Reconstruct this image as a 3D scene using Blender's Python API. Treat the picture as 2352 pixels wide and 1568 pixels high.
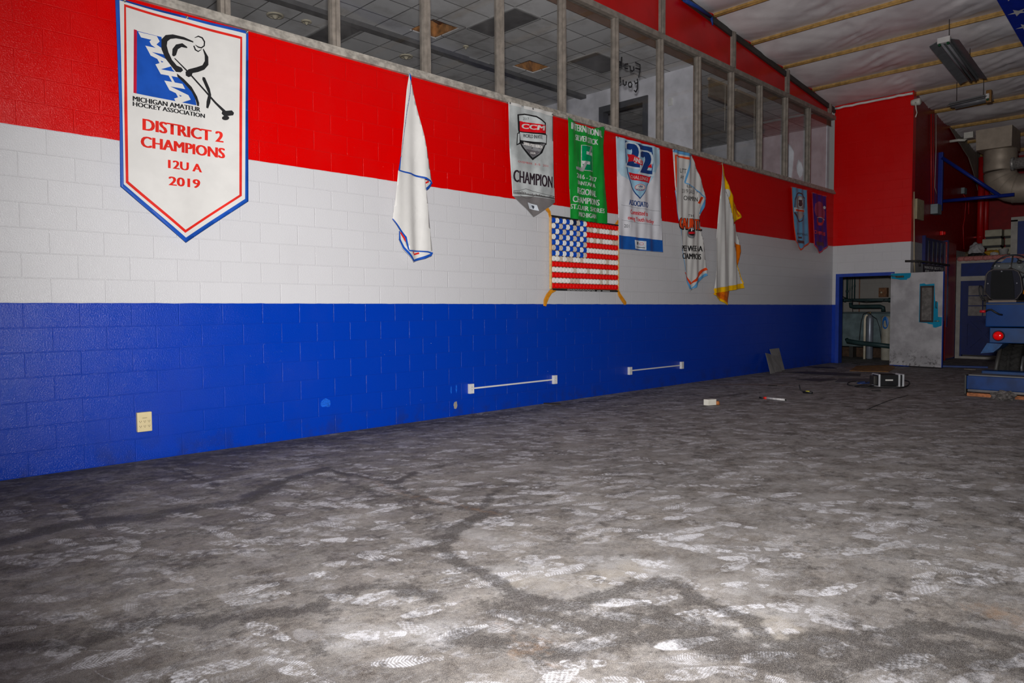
import bpy, bmesh, math, random
from mathutils import Vector, Matrix, noise

random.seed(7)
for o in list(bpy.data.objects):
    bpy.data.objects.remove(o, do_unlink=True)
SC = bpy.context.scene
COL = SC.collection

# ------------------------------------------------------------------ camera
F_PX, YAW, PIT, ROLL, CD, CH = 1647.3849, 0.7877, 0.0446, -0.0053, 6.9231, 1.3481
W0, H0 = 2352.0, 1568.0
CF = Vector((math.cos(YAW) * math.cos(PIT), math.sin(YAW) * math.cos(PIT), -math.sin(PIT)))
_R = Vector((math.sin(YAW), -math.cos(YAW), 0))
_U = _R.cross(CF)
CR = math.cos(ROLL) * _R + math.sin(ROLL) * _U
CU = -math.sin(ROLL) * _R + math.cos(ROLL) * _U
CO = Vector((0, -CD, CH))
cam_data = bpy.data.cameras.new('camera')
cam = bpy.data.objects.new('camera', cam_data)
COL.objects.link(cam)
cam_data.sensor_width = 36.0
cam_data.lens = F_PX / W0 * 36.0
cam_data.clip_start = 0.05
cam_data.clip_end = 200
M4 = Matrix(((CR.x, CU.x, -CF.x, CO.x), (CR.y, CU.y, -CF.y, CO.y), (CR.z, CU.z, -CF.z, CO.z), (0, 0, 0, 1)))
cam.matrix_world = M4
SC.camera = cam


def at(px, py, ax, v):
    """a pixel of the photograph onto the plane x, y or z = v"""
    d = CF + CR * ((px - W0 / 2) / F_PX) - CU * ((py - H0 / 2) / F_PX)
    i = 'xyz'.index(ax)
    return CO + d * ((v - CO[i]) / d[i])


# ------------------------------------------------------------------ light and exposure
world = bpy.data.worlds.new('world')
SC.world = world
world.use_nodes = True
bg = world.node_tree.nodes['Background']
bg.inputs[0].default_value = (1.0, 0.97, 0.95, 1)
bg.inputs[1].default_value = 0.09
SC.view_settings.view_transform = 'Standard'
SC.view_settings.look = 'None'
SC.view_settings.gamma = 1.0
SC.view_settings.use_curve_mapping = False
SC.view_settings.exposure = 0.0


def spot(name, loc, target, watt, size, blend, radius, color=(1, 1, 1)):
    l = bpy.data.lights.new(name, 'SPOT')
    l.energy = watt
    l.spot_size = math.radians(size)
    l.spot_blend = blend
    l.shadow_soft_size = radius
    l.color = color
    o = bpy.data.objects.new(name, l)
    COL.objects.link(o)
    o.location = loc
    o.rotation_euler = (Vector(target) - Vector(loc)).to_track_quat('-Z', 'Y').to_euler()
    return o


# the photographer's flash, held beside the camera and pointed along the wall
spot('camera_flash', (0.15, -6.75, 1.75), (9.0, 0.0, 2.1), 3350, 116, 0.95, 0.12, (1.0, 0.985, 0.97))

# ------------------------------------------------------------------ node materials
MATS = {}


def new_mat(name):
    m = bpy.data.materials.new(name)
    m.use_nodes = True
    nt = m.node_tree
    b = nt.nodes['Principled BSDF']
    return m, nt, b


def lin(c):
    return tuple((x / 12.92 if x <= 0.04045 else ((x + 0.055) / 1.055) ** 2.4) for x in c)


def rgb(r, g, b):
    return lin((r / 255, g / 255, b / 255)) + (1,)


class NT:
    """tiny helper that writes node graphs"""
    def __init__(s, nt):
        s.nt = nt

    def n(s, t, **kw):
        nd = s.nt.nodes.new(t)
        for k, v in kw.items():
            setattr(nd, k, v)
        return nd

    def put(s, inp, v):
        if hasattr(v, 'is_output') or isinstance(v, bpy.types.NodeSocket):
            s.nt.links.new(v, inp)
        else:
            inp.default_value = v

    def m(s, op, a, b=0.0, c=0.0, clamp=False):
        nd = s.n('ShaderNodeMath', operation=op, use_clamp=clamp)
        s.put(nd.inputs[0], a); s.put(nd.inputs[1], b); s.put(nd.inputs[2], c)
        return nd.outputs[0]

    def vm(s, op, a, b=(0, 0, 0), sc=1.0):
        nd = s.n('ShaderNodeVectorMath', operation=op)
        s.put(nd.inputs[0], a); s.put(nd.inputs[1], b)
        if op == 'SCALE':
            s.put(nd.inputs['Scale'], sc)
        return nd.outputs['Value'] if op in ('LENGTH', 'DOT_PRODUCT', 'DISTANCE') else nd.outputs[0]

    def xyz(s, v):
        nd = s.n('ShaderNodeSeparateXYZ'); s.put(nd.inputs[0], v)
        return nd.outputs

    def comb(s, x, y, z):
        nd = s.n('ShaderNodeCombineXYZ')
        s.put(nd.inputs[0], x); s.put(nd.inputs[1], y); s.put(nd.inputs[2], z)
        return nd.outputs[0]

    def noise(s, vec, scale, detail=3, rough=0.55):
        nd = s.n('ShaderNodeTexNoise')
        s.put(nd.inputs['Vector'], vec); s.put(nd.inputs['Scale'], scale)
        nd.inputs['Detail'].default_value = detail; nd.inputs['Roughness'].default_value = rough
        return nd.outputs[0]

    def ramp(s, v, a, b, lo=0.0, hi=1.0):
        nd = s.n('ShaderNodeMapRange', clamp=True, interpolation_type='SMOOTHSTEP')
        s.put(nd.inputs[0], v)
        nd.inputs[1].default_value = a; nd.inputs[2].default_value = b
        nd.inputs[3].default_value = lo; nd.inputs[4].default_value = hi
        return nd.outputs[0]

    def mix(s, f, a, b):
        nd = s.n('ShaderNodeMix', data_type='RGBA')
        s.put(nd.inputs[0], f); s.put(nd.inputs[6], a); s.put(nd.inputs[7], b)
        return nd.outputs[2]

    def pos(s):
        return s.n('ShaderNodeNewGeometry').outputs['Position']

    def bump(s, h, strength, dist, prev=None):
        nd = s.n('ShaderNodeBump')
        s.put(nd.inputs['Height'], h)
        nd.inputs['Strength'].default_value = strength; nd.inputs['Distance'].default_value = dist
        if prev:
            s.put(nd.inputs['Normal'], prev)
        return nd.outputs[0]


def P(name, col, rough=0.5, metal=0.0, var=0.12, scale=6.0, bump=0.0, bscale=60.0, emit=None):
    """a plain procedural material with some tonal variation and an optional fine bump"""
    if name in MATS:
        return MATS[name]
    m, nt, b = new_mat(name)
    t = NT(nt)
    pos = t.pos()
    nz = t.noise(pos, scale, 4)
    c = rgb(*col)
    lo = tuple(max(0, x * (1 - var)) for x in c[:3]) + (1,)
    hi = tuple(min(1, x * (1 + var)) for x in c[:3]) + (1,)
    t.put(b.inputs['Base Color'], t.mix(t.ramp(nz, 0.3, 0.7), lo, hi))
    b.inputs['Roughness'].default_value = rough
    b.inputs['Metallic'].default_value = metal
    b.inputs['Specular IOR Level'].default_value = 0.3
    if bump:
        t.put(b.inputs['Normal'], t.bump(t.noise(pos, bscale, 3), bump, 0.002))
    MATS[name] = m
    return m


X0 = 1.3001          # where the block bond starts along the wall
BW, BH = 0.4064, 0.2032
Z1, Z2 = 7 * BH, 14 * BH


def block_mat(name, along, off, colours, rough=0.32):
    """painted concrete block: colours = [(z_top, rgb), ...] bottom to top"""
    m, nt, b = new_mat(name)
    t = NT(nt)
    pos = t.pos()
    s = t.xyz(pos)
    u = s[0] if along == 'x' else s[1]
    vec = t.comb(t.m('ADD', u, off), s[2], 0.0)
    wob = t.noise(pos, 5.0, 2)
    br = t.n('ShaderNodeTexBrick')
    t.put(br.inputs['Vector'], vec)
    br.inputs['Scale'].default_value = 1.0
    br.inputs['Brick Width'].default_value = BW
    br.inputs['Row Height'].default_value = BH
    br.inputs['Mortar Size'].default_value = 0.0055
    br.inputs['Mortar Smooth'].default_value = 0.6
    br.inputs['Color1'].default_value = (0.955, 0.955, 0.955, 1)
    br.inputs['Color2'].default_value = (1, 1, 1, 1)
    br.inputs['Mortar'].default_value = (1, 1, 1, 1)
    base = colours[-1][1]
    base = rgb(*base)
    for zt, c in reversed(colours[:-1]):
        edge = t.m('ADD', zt, t.m('MULTIPLY', t.m('SUBTRACT', wob, 0.5), 0.012))
        base = t.mix(t.m('LESS_THAN', s[2], edge), base, rgb(*c))
    mul = t.n('ShaderNodeMix', data_type='RGBA', blend_type='MULTIPLY')
    mul.inputs[0].default_value = 0.55
    t.put(mul.inputs[6], base); t.put(mul.inputs[7], br.outputs['Color'])
    # chips and scuffs in the paint
    chip = t.noise(pos, 38.0, 3, 0.7)
    dens = t.noise(pos, 1.7, 2)
    chipm = t.m('MULTIPLY', t.m('GREATER_THAN', chip, 0.735), t.ramp(dens, 0.48, 0.6))
    c2 = t.mix(chipm, mul.outputs[2], rgb(200, 196, 190))
    # scuffed, dirty foot of the wall
    foot = t.m('MULTIPLY', t.ramp(s[2], 0.32, 0.0), t.ramp(t.noise(pos, 4.5, 5, 0.65), 0.44, 0.66))
    c3 = t.mix(t.m('MULTIPLY', foot, 0.35), c2, rgb(34, 36, 40))
    blot = t.m('MULTIPLY', t.ramp(t.noise(pos, 0.9, 5, 0.6), 0.5, 0.75), 0.04)
    c4 = t.mix(blot, c3, rgb(80, 74, 70))
    t.put(b.inputs['Base Color'], c4)
    t.put(b.inputs['Roughness'], t.ramp(t.noise(pos, 2.2, 3), 0.3, 0.7, rough - 0.20, rough - 0.10))
    b.inputs['Specular IOR Level'].default_value = 0.32
    h = t.m('MULTIPLY', br.outputs['Fac'], -1.0)
    n1 = t.bump(h, 0.65, 0.004)
    peel = t.m('ADD', t.noise(pos, 88.0, 3, 0.65), t.m('MULTIPLY', t.noise(pos, 240.0, 2), 0.4))
    n2 = t.bump(peel, 0.9, 0.0032, n1)
    n3 = t.bump(t.noise(pos, 2.6, 2), 0.25, 0.012, n2)
    t.put(b.inputs['Normal'], n3)
    MATS[name] = m
    return m


RED, BLUE, WHITE = (202, 0, 0), (0, 52, 163), (196, 195, 198)
WALL = block_mat('painted_block', 'x', -X0 + BW / 2, [(Z1, BLUE), (Z2, WHITE), (0, RED)])
WALLY = block_mat('painted_block_cross', 'y', 0.11, [(Z1, BLUE), (Z2, WHITE), (0, RED)])
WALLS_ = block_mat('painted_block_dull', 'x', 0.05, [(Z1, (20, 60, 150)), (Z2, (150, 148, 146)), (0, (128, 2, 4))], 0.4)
GREYB = block_mat('bare_block', 'y', 0.0, [(0.01, (120, 118, 116)), (0, (138, 134, 130))], 0.8)
REDP = P('red_panel', (180, 2, 4), 0.28, var=0.12, scale=1.5)
STEEL = P('painted_steel', (128, 120, 112), 0.45, var=0.2, scale=9, bump=0.15)
STEELD = P('dark_steel', (52, 50, 48), 0.5)
VINYLW = P('vinyl_white', (202, 200, 197), 0.38, var=0.03)
BLACK = P('black_print', (28, 28, 30), 0.5)
BLUEP = P('blue_print', (22, 72, 160), 0.4)
REDPR = P('red_print', (202, 36, 26), 0.42)


# ------------------------------------------------------------------ mesh builder
class MB:
    def __init__(s):
        s.bm = bmesh.new()

    def face(s, pts, mi=0):
        f = s.bm.faces.new([s.bm.verts.new(p) for p in pts])
        f.material_index = mi
        return f

    def box(s, x0, x1, y0, y1, z0, z1, mi=0, bev=0.0):
        v = [s.bm.verts.new(p) for p in ((x0, y0, z0), (x1, y0, z0), (x1, y1, z0), (x0, y1, z0),
                                         (x0, y0, z1), (x1, y0, z1), (x1, y1, z1), (x0, y1, z1))]
        fs = [s.bm.faces.new([v[i] for i in q]) for q in
              ((0, 3, 2, 1), (4, 5, 6, 7), (0, 1, 5, 4), (1, 2, 6, 5), (2, 3, 7, 6), (3, 0, 4, 7))]
        for f in fs:
            f.material_index = mi
        if bev:
            es = list({e for f in fs for e in f.edges})
            bmesh.ops.bevel(s.bm, geom=es, offset=bev, segments=2, affect='EDGES', profile=0.6)
        return v

    def obox(s, c, ax, ay, az, mi=0, bev=0.0):
        """oriented box: centre and three half vectors"""
        c, ax, ay, az = map(Vector, (c, ax, ay, az))
        v = [s.bm.verts.new(c + i * ax + j * ay + k * az) for k in (-1, 1) for (i, j) in ((-1, -1), (1, -1), (1, 1), (-1, 1))]
        fs = [s.bm.faces.new([v[i] for i in q]) for q in
              ((0, 3, 2, 1), (4, 5, 6, 7), (0, 1, 5, 4), (1, 2, 6, 5), (2, 3, 7, 6), (3, 0, 4, 7))]
        for f in fs:
            f.material_index = mi
        if bev:
            es = list({e for f in fs for e in f.edges})
            bmesh.ops.bevel(s.bm, geom=es, offset=bev, segments=2, affect='EDGES', profile=0.6)

    def tube(s, pts, r, n=8, mi=0, cap=True):
        pts = [Vector(p) for p in pts]
        rs = r if isinstance(r, (list, tuple)) else [r] * len(pts)
        rings = []
        up = None
        for i, p in enumerate(pts):
            d = (pts[min(i + 1, len(pts) - 1)] - pts[max(i - 1, 0)]).normalized()
            if up is None:
                up = Vector((0, 0, 1)) if abs(d.z) < 0.9 else Vector((1, 0, 0))
            a = d.cross(up).normalized()
            up = a.cross(d).normalized()
            rings.append([s.bm.verts.new(p + (a * math.cos(k * 2 * math.pi / n) + up * math.sin(k * 2 * math.pi / n)) * rs[i]) for k in range(n)])
        for i in range(len(rings) - 1):
            for k in range(n):
                f = s.bm.faces.new((rings[i][k], rings[i][(k + 1) % n], rings[i + 1][(k + 1) % n], rings[i + 1][k]))
                f.smooth = True
                f.material_index = mi
        if cap:
            for rg in (rings[0][::-1], rings[-1]):
                f = s.bm.faces.new(rg); f.material_index = mi

    def lathe(s, prof, c, axis='z', n=24, mi=0):
        """prof: (r, h) pairs turned about an axis through c"""
        c = Vector(c)
        e = {'z': (Vector((1, 0, 0)), Vector((0, 1, 0)), Vector((0, 0, 1))),
             'y': (Vector((1, 0, 0)), Vector((0, 0, 1)), Vector((0, 1, 0))),
             'x': (Vector((0, 1, 0)), Vector((0, 0, 1)), Vector((1, 0, 0)))}[axis]
        rings = []
        for r, h in prof:
            rings.append([s.bm.verts.new(c + e[2] * h + (e[0] * math.cos(k * 2 * math.pi / n) + e[1] * math.sin(k * 2 * math.pi / n)) * max(r, 1e-4)) for k in range(n)])
        for i in range(len(rings) - 1):
            for k in range(n):
                f = s.bm.faces.new((rings[i][k], rings[i][(k + 1) % n], rings[i + 1][(k + 1) % n], rings[i + 1][k]))
                f.smooth = True; f.material_index = mi
        for rg in (rings[0][::-1], rings[-1]):
            f = s.bm.faces.new(rg); f.material_index = mi

    def prism(s, pts, d, mi=0):
        """closed outline extruded by vector d"""
        d = Vector(d)
        a = [s.bm.verts.new(p) for p in pts]
        b = [s.bm.verts.new(Vector(p) + d) for p in pts]
        n = len(a)
        for f in (s.bm.faces.new(a), s.bm.faces.new(b[::-1])):
            f.material_index = mi
        for i in range(n):
            f = s.bm.faces.new((a[i], b[i], b[(i + 1) % n], a[(i + 1) % n]))
            f.material_index = mi

    def build(s, name, mats, parent=None, origin=None, keep=False, recalc=True):
        if recalc:
            bmesh.ops.recalc_face_normals(s.bm, faces=s.bm.faces)
        me = bpy.data.meshes.new(name)
        if parent is not None:
            root = parent
            while root.parent is not None:
                root = root.parent
            org = root.location.copy()
        elif keep:
            org = Vector((0, 0, 0))
        elif origin is not None:
            org = Vector(origin)
        else:
            xs = [v.co for v in s.bm.verts]
            mn = Vector((min(v[i] for v in xs) for i in range(3)))
            mx = Vector((max(v[i] for v in xs) for i in range(3)))
            org = Vector(((mn.x + mx.x) / 2, (mn.y + mx.y) / 2, mn.z))
        for v in s.bm.verts:
            v.co -= org
        s.bm.to_mesh(me)
        s.bm.free()
        for m in (mats if isinstance(mats, (list, tuple)) else [mats]):
            me.materials.append(m)
        o = bpy.data.objects.new(name, me)
        COL.objects.link(o)
        if parent is not None:
            o.parent = parent
        else:
            o.location = org
        return o


def thing(name, loc, label, cat, group=None):
    o = bpy.data.objects.new(name, None)
    o.empty_display_size = 0.1
    COL.objects.link(o)
    o.location = loc
    return tag(o, label, cat, group)


def tag(o, label, cat, group=None, kind=None):
    o['label'] = label
    o['category'] = cat
    if group:
        o['group'] = group
    if kind:
        o['kind'] = kind
    return o


def struct(o):
    o['kind'] = 'structure'
    return o


def structroot(name, loc):
    o = bpy.data.objects.new(name, None)
    COL.objects.link(o)
    o.location = loc
    return struct(o)


# ------------------------------------------------------------------ printed cloth on the wall
class Cloth:
    """a sheet hanging in front of the long wall; artwork points come as pixels of a crop (ox, oy, scale)"""
    def __init__(s, ox, oy, sc, y0, depth, step=0.03):
        s.ox, s.oy, s.sc, s.y0, s.depth, s.step = ox, oy, sc, y0, depth, step

    def pt(s, q):
        p = at(s.ox + q[0] / s.sc, s.oy + q[1] / s.sc, 'y', s.y0)
        return Vector((p.x, p.z))

    def drop(s, bm, level, step=None):
        step = s.step
        xs = [v.co.x for v in bm.verts]; zs = [v.co.y for v in bm.verts]
        if not xs:
            return
        for lo, hi, no in ((min(xs), max(xs), Vector((1, 0, 0))), (min(zs), max(zs), Vector((0, 1, 0)))):
            k = math.ceil((lo + 1e-4) / step)
            while k * step < hi - 1e-4:
                bmesh.ops.bisect_plane(bm, geom=bm.verts[:] + bm.edges[:] + bm.faces[:], plane_co=no * (k * step), plane_no=no, dist=1e-5)
                k += 1
        for v in bm.verts:
            x, z = v.co.x, v.co.y
            v.co = Vector((x, s.y0 - s.depth(x, z) - level * 0.003 - v.co.z, z))

    def finish(s, bm, name, mat, parent, thick=0.0):
        for f in bm.faces:
            f.smooth = True
        me_b = MB(); me_b.bm.free(); me_b.bm = bm
        o = me_b.build(name, mat, parent, recalc=True)
        if thick:
            md = o.modifiers.new('thickness', 'SOLIDIFY'); md.thickness = thick; md.offset = 0
        return o

    def poly(s, name, polys, level, mat, parent, step=0.045, thick=0.0, raw=False):
        if len(polys) > 1:
            return [s.poly(name, [q], level, mat, parent, step, thick, raw) for q in polys][0]
        bm = bmesh.new()
        for poly in polys:
            pts = poly if raw else [s.pt(q) for q in poly]
            f = bm.faces.new([bm.verts.new((p.x, p.y, 0)) for p in pts])
        bmesh.ops.triangulate(bm, faces=bm.faces[:])
        s.drop(bm, level, step)
        return s.finish(bm, name, mat, parent, thick)

    def strokes(s, name, lines, level, mat, parent, step=0.06):
        """lines: (points, width_in_crop_pixels or list of widths, closed)"""
        if len(lines) > 1:
            return [s.strokes(name, [q], level, mat, parent, step) for q in lines][0]
        bm = bmesh.new()
        for pts, w, closed in lines:
            n = len(pts)
            ws = w if isinstance(w, (list, tuple)) else [w] * n
            P2 = [Vector(p) for p in pts]
            L, R = [], []
            for i in range(n):
                if closed:
                    a, b = P2[(i - 1) % n], P2[(i + 1) % n]
                else:
                    a, b = P2[max(i - 1, 0)], P2[min(i + 1, n - 1)]
                d = (b - a).normalized()
                nn = Vector((-d.y, d.x)) * ws[i] / 2
                L.append(s.pt(P2[i] + nn)); R.append(s.pt(P2[i] - nn))
            vl = [bm.verts.new((p.x, p.y, 0)) for p in L]; vr = [bm.verts.new((p.x, p.y, 0)) for p in R]
            for i in range(n if closed else n - 1):
                j = (i + 1) % n
                bm.faces.new((vl[i], vl[j], vr[j], vr[i]))
        bmesh.ops.triangulate(bm, faces=bm.faces[:])
        s.drop(bm, level, step)
        return s.finish(bm, name, mat, parent)

    def ellipse(s, c, rx, ry, n=28):
        return [(c[0] + rx * math.cos(k * 2 * math.pi / n), c[1] + ry * math.sin(k * 2 * math.pi / n)) for k in range(n)]

    def text(s, name, items, level, mat, parent, step=0.08):
        """items: (string, left baseline px, right baseline px, up vector px, bold, shear)"""
        if len(items) > 1:
            return [s.text(name, [q], level, mat, parent, step) for q in items][0]
        bm = bmesh.new()
        for string, p0, p1, up, bold, shear in items:
            A, B = s.pt(p0), s.pt(p1)
            U = s.pt((p0[0] + up[0], p0[1] + up[1])) - A
            vs, fs, x0, x1 = glyphs(string, 0.0)
            nb = 0 if not bold else max(1, math.ceil(bold / 0.011))
            ul = U.length
            for kx in range(-nb, nb + 1):
                for kz in ((0,) if bold < 0.03 else (-1, 0, 1)):
                    vv = []
                    sh = (B - A).normalized() * (kx * bold * 2.0 / max(nb, 1) * ul / 0.7)
                    for (x, y) in vs:
                        tx = (x - x0) / (x1 - x0)
                        q = A + (B - A) * tx + U * (y / CAP) + (B - A).normalized() * (shear * y / CAP * ul) + sh + U * (kz * bold * 0.35)
                        vv.append(bm.verts.new((q.x, q.y, (kx + nb) * 0.00006 + (kz + 1) * 0.00005)))
                    for f in fs:
                        try:
                            bm.faces.new([vv[i] for i in f])
                        except ValueError:
                            pass
        s.drop(bm, level, step)
        return s.finish(bm, name, mat, parent)


CAP = 0.7
GL = {}


def glyphs(string, bold=0.0):
    k = (string, bold)
    if k in GL:
        return GL[k]
    cu = bpy.data.curves.new('lettering', 'FONT')
    cu.body = string
    cu.offset = bold
    cu.resolution_u = 3
    ob = bpy.data.objects.new('lettering', cu)
    COL.objects.link(ob)
    dg = bpy.context.evaluated_depsgraph_get()
    me = bpy.data.meshes.new_from_object(ob.evaluated_get(dg))
    vs = [(v.co.x, v.co.y) for v in me.vertices]
    fs = [tuple(p.vertices) for p in me.polygons]
    bpy.data.objects.remove(ob, do_unlink=True)
    bpy.data.curves.remove(cu)
    bpy.data.meshes.remove(me)
    x0 = min(v[0] for v in vs); x1 = max(v[0] for v in vs)
    GL[k] = (vs, fs, x0, x1)
    return GL[k]


_h = glyphs('H')
CAP = max(v[1] for v in _h[0])

# ------------------------------------------------------------------ the floor
def floor_mat():
    m, nt, b = new_mat('dirty_concrete')
    t = NT(nt)
    pos = t.pos()
    at_ = t.n('ShaderNodeAttribute'); at_.attribute_name = 'stain'
    st = t.n('ShaderNodeSeparateColor'); t.put(st.inputs[0], at_.outputs['Color'])
    dark, rust, light = st.outputs[0], st.outputs[1], st.outputs[2]
    big = t.noise(pos, 1.1, 5, 0.6)
    mid = t.noise(pos, 5.0, 5, 0.65)
    fine = t.noise(pos, 70.0, 4, 0.7)
    grit = t.noise(pos, 320.0, 2, 0.6)
    base = t.mix(t.ramp(t.noise(pos, 3.2, 6, 0.72), 0.32, 0.68), rgb(56, 51, 49), rgb(114, 108, 103))
    base = t.mix(t.ramp(t.noise(pos, 24.0, 6, 0.82), 0.42, 0.66, 0.0, 0.55), base, rgb(140, 134, 128))
    base = t.mix(t.ramp(t.noise(t.vm('ADD', pos, (1, 1, 1)), 40.0, 4, 0.8), 0.5, 0.36, 0.0, 0.6), base, rgb(44, 40, 38))
    base = t.mix(t.m('MULTIPLY', t.ramp(big, 0.4, 0.62), 0.5), base, rgb(56, 49, 45))
    pale_mottle = t.m('MULTIPLY', t.m('MULTIPLY', t.ramp(t.noise(t.vm('ADD', pos, (9, 2, 0)), 3.6, 7, 0.7), 0.32, 0.62), t.ramp(light, 0.22, 0.5)), 0.6)  # pale mottling that lightens the floor, most of all farther along
    base = t.mix(pale_mottle, base, rgb(150, 148, 148))
    # bare paler patches
    lm = t.ramp(t.m('ADD', light, t.m('MULTIPLY', t.m('SUBTRACT', mid, 0.5), 0.9)), 0.56, 0.85)
    base = t.mix(t.m('MULTIPLY', lm, 0.6), base, rgb(132, 125, 116))
    # footprints in pale dust, several overlapping generations
    total = None
    specs = [(2.1, 0.0, 0.135, 330, 0.1), (2.35, 7.3, 0.14, 450, 0.15), (2.6, 13.1, 0.125, 520, 0.15), (2.2, 21.7, 0.14, 380, 0.2), (2.9, 33.3, 0.12, 600, 0.2), (2.5, 47.7, 0.13, 0, 0.2), (3.4, 75.1, 0.09, 0, 0.2), (2.3, 90.3, 0.135, 420, 0.05)]
    warp = t.vm('SCALE', t.comb(t.m('SUBTRACT', t.noise(pos, 7.0, 3), 0.5), t.m('SUBTRACT', t.noise(t.vm('ADD', pos, (5, 5, 5)), 7.0, 3), 0.5), 0.0), sc=0.035)
    wp = t.vm('ADD', pos, warp)
    for sc, off, hl, fq, thr in specs:
        q = t.vm('ADD', wp, (off, off * 1.7, 0))
        q = t.vm('MULTIPLY', q, (1, 1, 0))
        vo = t.n('ShaderNodeTexVoronoi', voronoi_dimensions='2D', feature='F1')
        t.put(vo.inputs['Vector'], q); vo.inputs['Scale'].default_value = sc
        vo.inputs['Randomness'].default_value = 0.8
        cs = t.n('ShaderNodeSeparateColor'); t.put(cs.inputs[0], vo.outputs['Color'])
        r1, r2, r3 = cs.outputs
        loc = t.vm('SUBTRACT', q, vo.outputs['Position'])
        ang = t.m('ADD', t.m('MULTIPLY', t.m('SUBTRACT', r1, 0.5), 1.5), 0.78 + 3.14159 * (int(off) % 2))
        ro = t.n('ShaderNodeVectorRotate', rotation_type='Z_AXIS')
        t.put(ro.inputs['Vector'], loc); t.put(ro.inputs['Angle'], ang)
        l = t.xyz(ro.outputs[0])
        xn = t.m('DIVIDE', l[0], hl)
        env = t.m('SQRT', t.m('MAXIMUM', t.m('SUBTRACT', 1.0, t.m('MULTIPLY', xn, xn)), 0.0))
        w = t.m('MULTIPLY', t.m('ADD', 0.038, t.m('MULTIPLY', t.m('SINE', t.m('ADD', t.m('MULTIPLY', xn, 3.6), 0.9)), 0.010)), t.m('POWER', env, 0.38))
        d = t.m('SUBTRACT', t.m('ABSOLUTE', l[1]), w)
        mask = t.ramp(t.m('ADD', d, t.m('MULTIPLY', t.m('SUBTRACT', fine, 0.5), 0.02)), 0.006, -0.006)
        # some soles leave a gap at the arch
        gap = t.m('MULTIPLY', t.ramp(t.m('ABSOLUTE', t.m('ADD', xn, 0.28)), 0.16, 0.10), t.m('GREATER_THAN', r1, 0.45))
        mask = t.m('MULTIPLY', mask, t.m('SUBTRACT', 1.0, t.m('MULTIPLY', gap, 0.85)))
        if fq:
            bar = t.m('SINE', t.m('ADD', t.m('MULTIPLY', l[0], t.m('MULTIPLY', fq, t.m('ADD', 0.8, r1))), t.m('MULTIPLY', t.m('ABSOLUTE', l[1]), t.m('MULTIPLY', t.m('SUBTRACT', r2, 0.5), fq * 1.2))))
            grid = t.m('MULTIPLY', t.m('SINE', t.m('MULTIPLY', l[0], fq * 0.55)), t.m('SINE', t.m('MULTIPLY', l[1], fq * 0.7)))
            ring = t.m('SINE', t.m('MULTIPLY', t.vm('LENGTH', t.vm('SUBTRACT', ro.outputs[0], (hl * 0.5, 0, 0))), fq * 1.2))
            s1 = t.m('GREATER_THAN', r2, 0.66)
            s2 = t.m('LESS_THAN', r2, 0.30)
            s3 = t.m('SUBTRACT', t.m('SUBTRACT', 1.0, s1), s2)
            pat = t.m('ADD', t.m('MULTIPLY', s1, bar), t.m('ADD', t.m('MULTIPLY', s2, t.m('MULTIPLY', grid, 1.6)), t.m('MULTIPLY', s3, t.m('ADD', t.m('MULTIPLY', ring, 0.35), 0.25))))
            pat = t.m('ADD', pat, t.m('MULTIPLY', t.m('SUBTRACT', fine, 0.5), 1.6))
            pm = t.ramp(pat, -0.8, 0.6, 0.35, 1.0)
        else:
            pm = t.ramp(t.noise(pos, 40, 4), 0.35, 0.6)
        # each print is worn away in its own patches
        wear = t.ramp(t.noise(t.vm('ADD', pos, (off, 0, off)), 15.0, 4, 0.8), 0.38, 0.58, 0.0, 1.0)
        inten = t.m('POWER', t.ramp(r3, thr * 0.5, 1.0, 0.05, 1.0), 1.7)
        f = t.m('MULTIPLY', t.m('MULTIPLY', mask, pm), t.m('MULTIPLY', wear, inten))
        total = f if total is None else t.m('MAXIMUM', total, f)
    smear = t.m('MULTIPLY', t.ramp(t.noise(t.vm('MULTIPLY', pos, (1.0, 2.2, 1)), 6.0, 5, 0.7), 0.50, 0.74), 0.45)
    total = t.m('MAXIMUM', total, t.m('MULTIPLY', smear, t.ramp(fine, 0.35, 0.65)))
    dens = t.ramp(big, 0.25, 0.6, 0.75, 1.0)
    keep = t.m('MULTIPLY', t.m('MULTIPLY', total, dens), t.ramp(light, 0.05, 0.38, 0.30, 1.0))
    col = t.mix(t.m('MULTIPLY', keep, 0.95), base, rgb(184, 184, 190))
    # damp stains with a ragged edge
    rag = t.noise(pos, 9.0, 6, 0.75)
    vein = t.m('SUBTRACT', 1.0, t.m('MULTIPLY', t.m('ABSOLUTE', t.m('SUBTRACT', t.noise(t.vm('ADD', pos, (3, 8, 1)), 0.85, 6, 0.62), 0.5)), 9.0), clamp=True)
    dd = t.m('MAXIMUM', t.m('MULTIPLY', dark, 1.0), t.m('MULTIPLY', vein, 0.42))
    dm = t.ramp(t.m('ADD', dd, t.m('MULTIPLY', t.m('SUBTRACT', rag, 0.5), 2.0)), 0.28, 0.72)
    dm = t.m('MULTIPLY', dm, t.ramp(dd, 0.02, 0.25))
    col = t.mix(t.m('MULTIPLY', dm, t.ramp(fine, 0.3, 0.7, 0.92, 0.55)), col, rgb(40, 37, 37))
    rm = t.ramp(t.m('ADD', rust, t.m('MULTIPLY', t.m('SUBTRACT', t.noise(pos, 16.0, 4, 0.7), 0.5), 0.9)), 0.3, 0.75)
    col = t.mix(t.m('MULTIPLY', rm, 0.42), col, rgb(138, 104, 70))
    col = t.mix(t.m('MULTIPLY', t.ramp(grit, 0.56, 0.68), 0.6), col, rgb(165, 156, 146))
    col = t.mix(t.m('MULTIPLY', t.ramp(grit, 0.46, 0.34), 0.7), col, rgb(34, 31, 29))
    t.put(b.inputs['Base Color'], col)
    t.put(b.inputs['Roughness'], t.ramp(mid, 0.3, 0.7, 0.62, 0.85))
    b.inputs['Specular IOR Level'].default_value = 0.3
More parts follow.
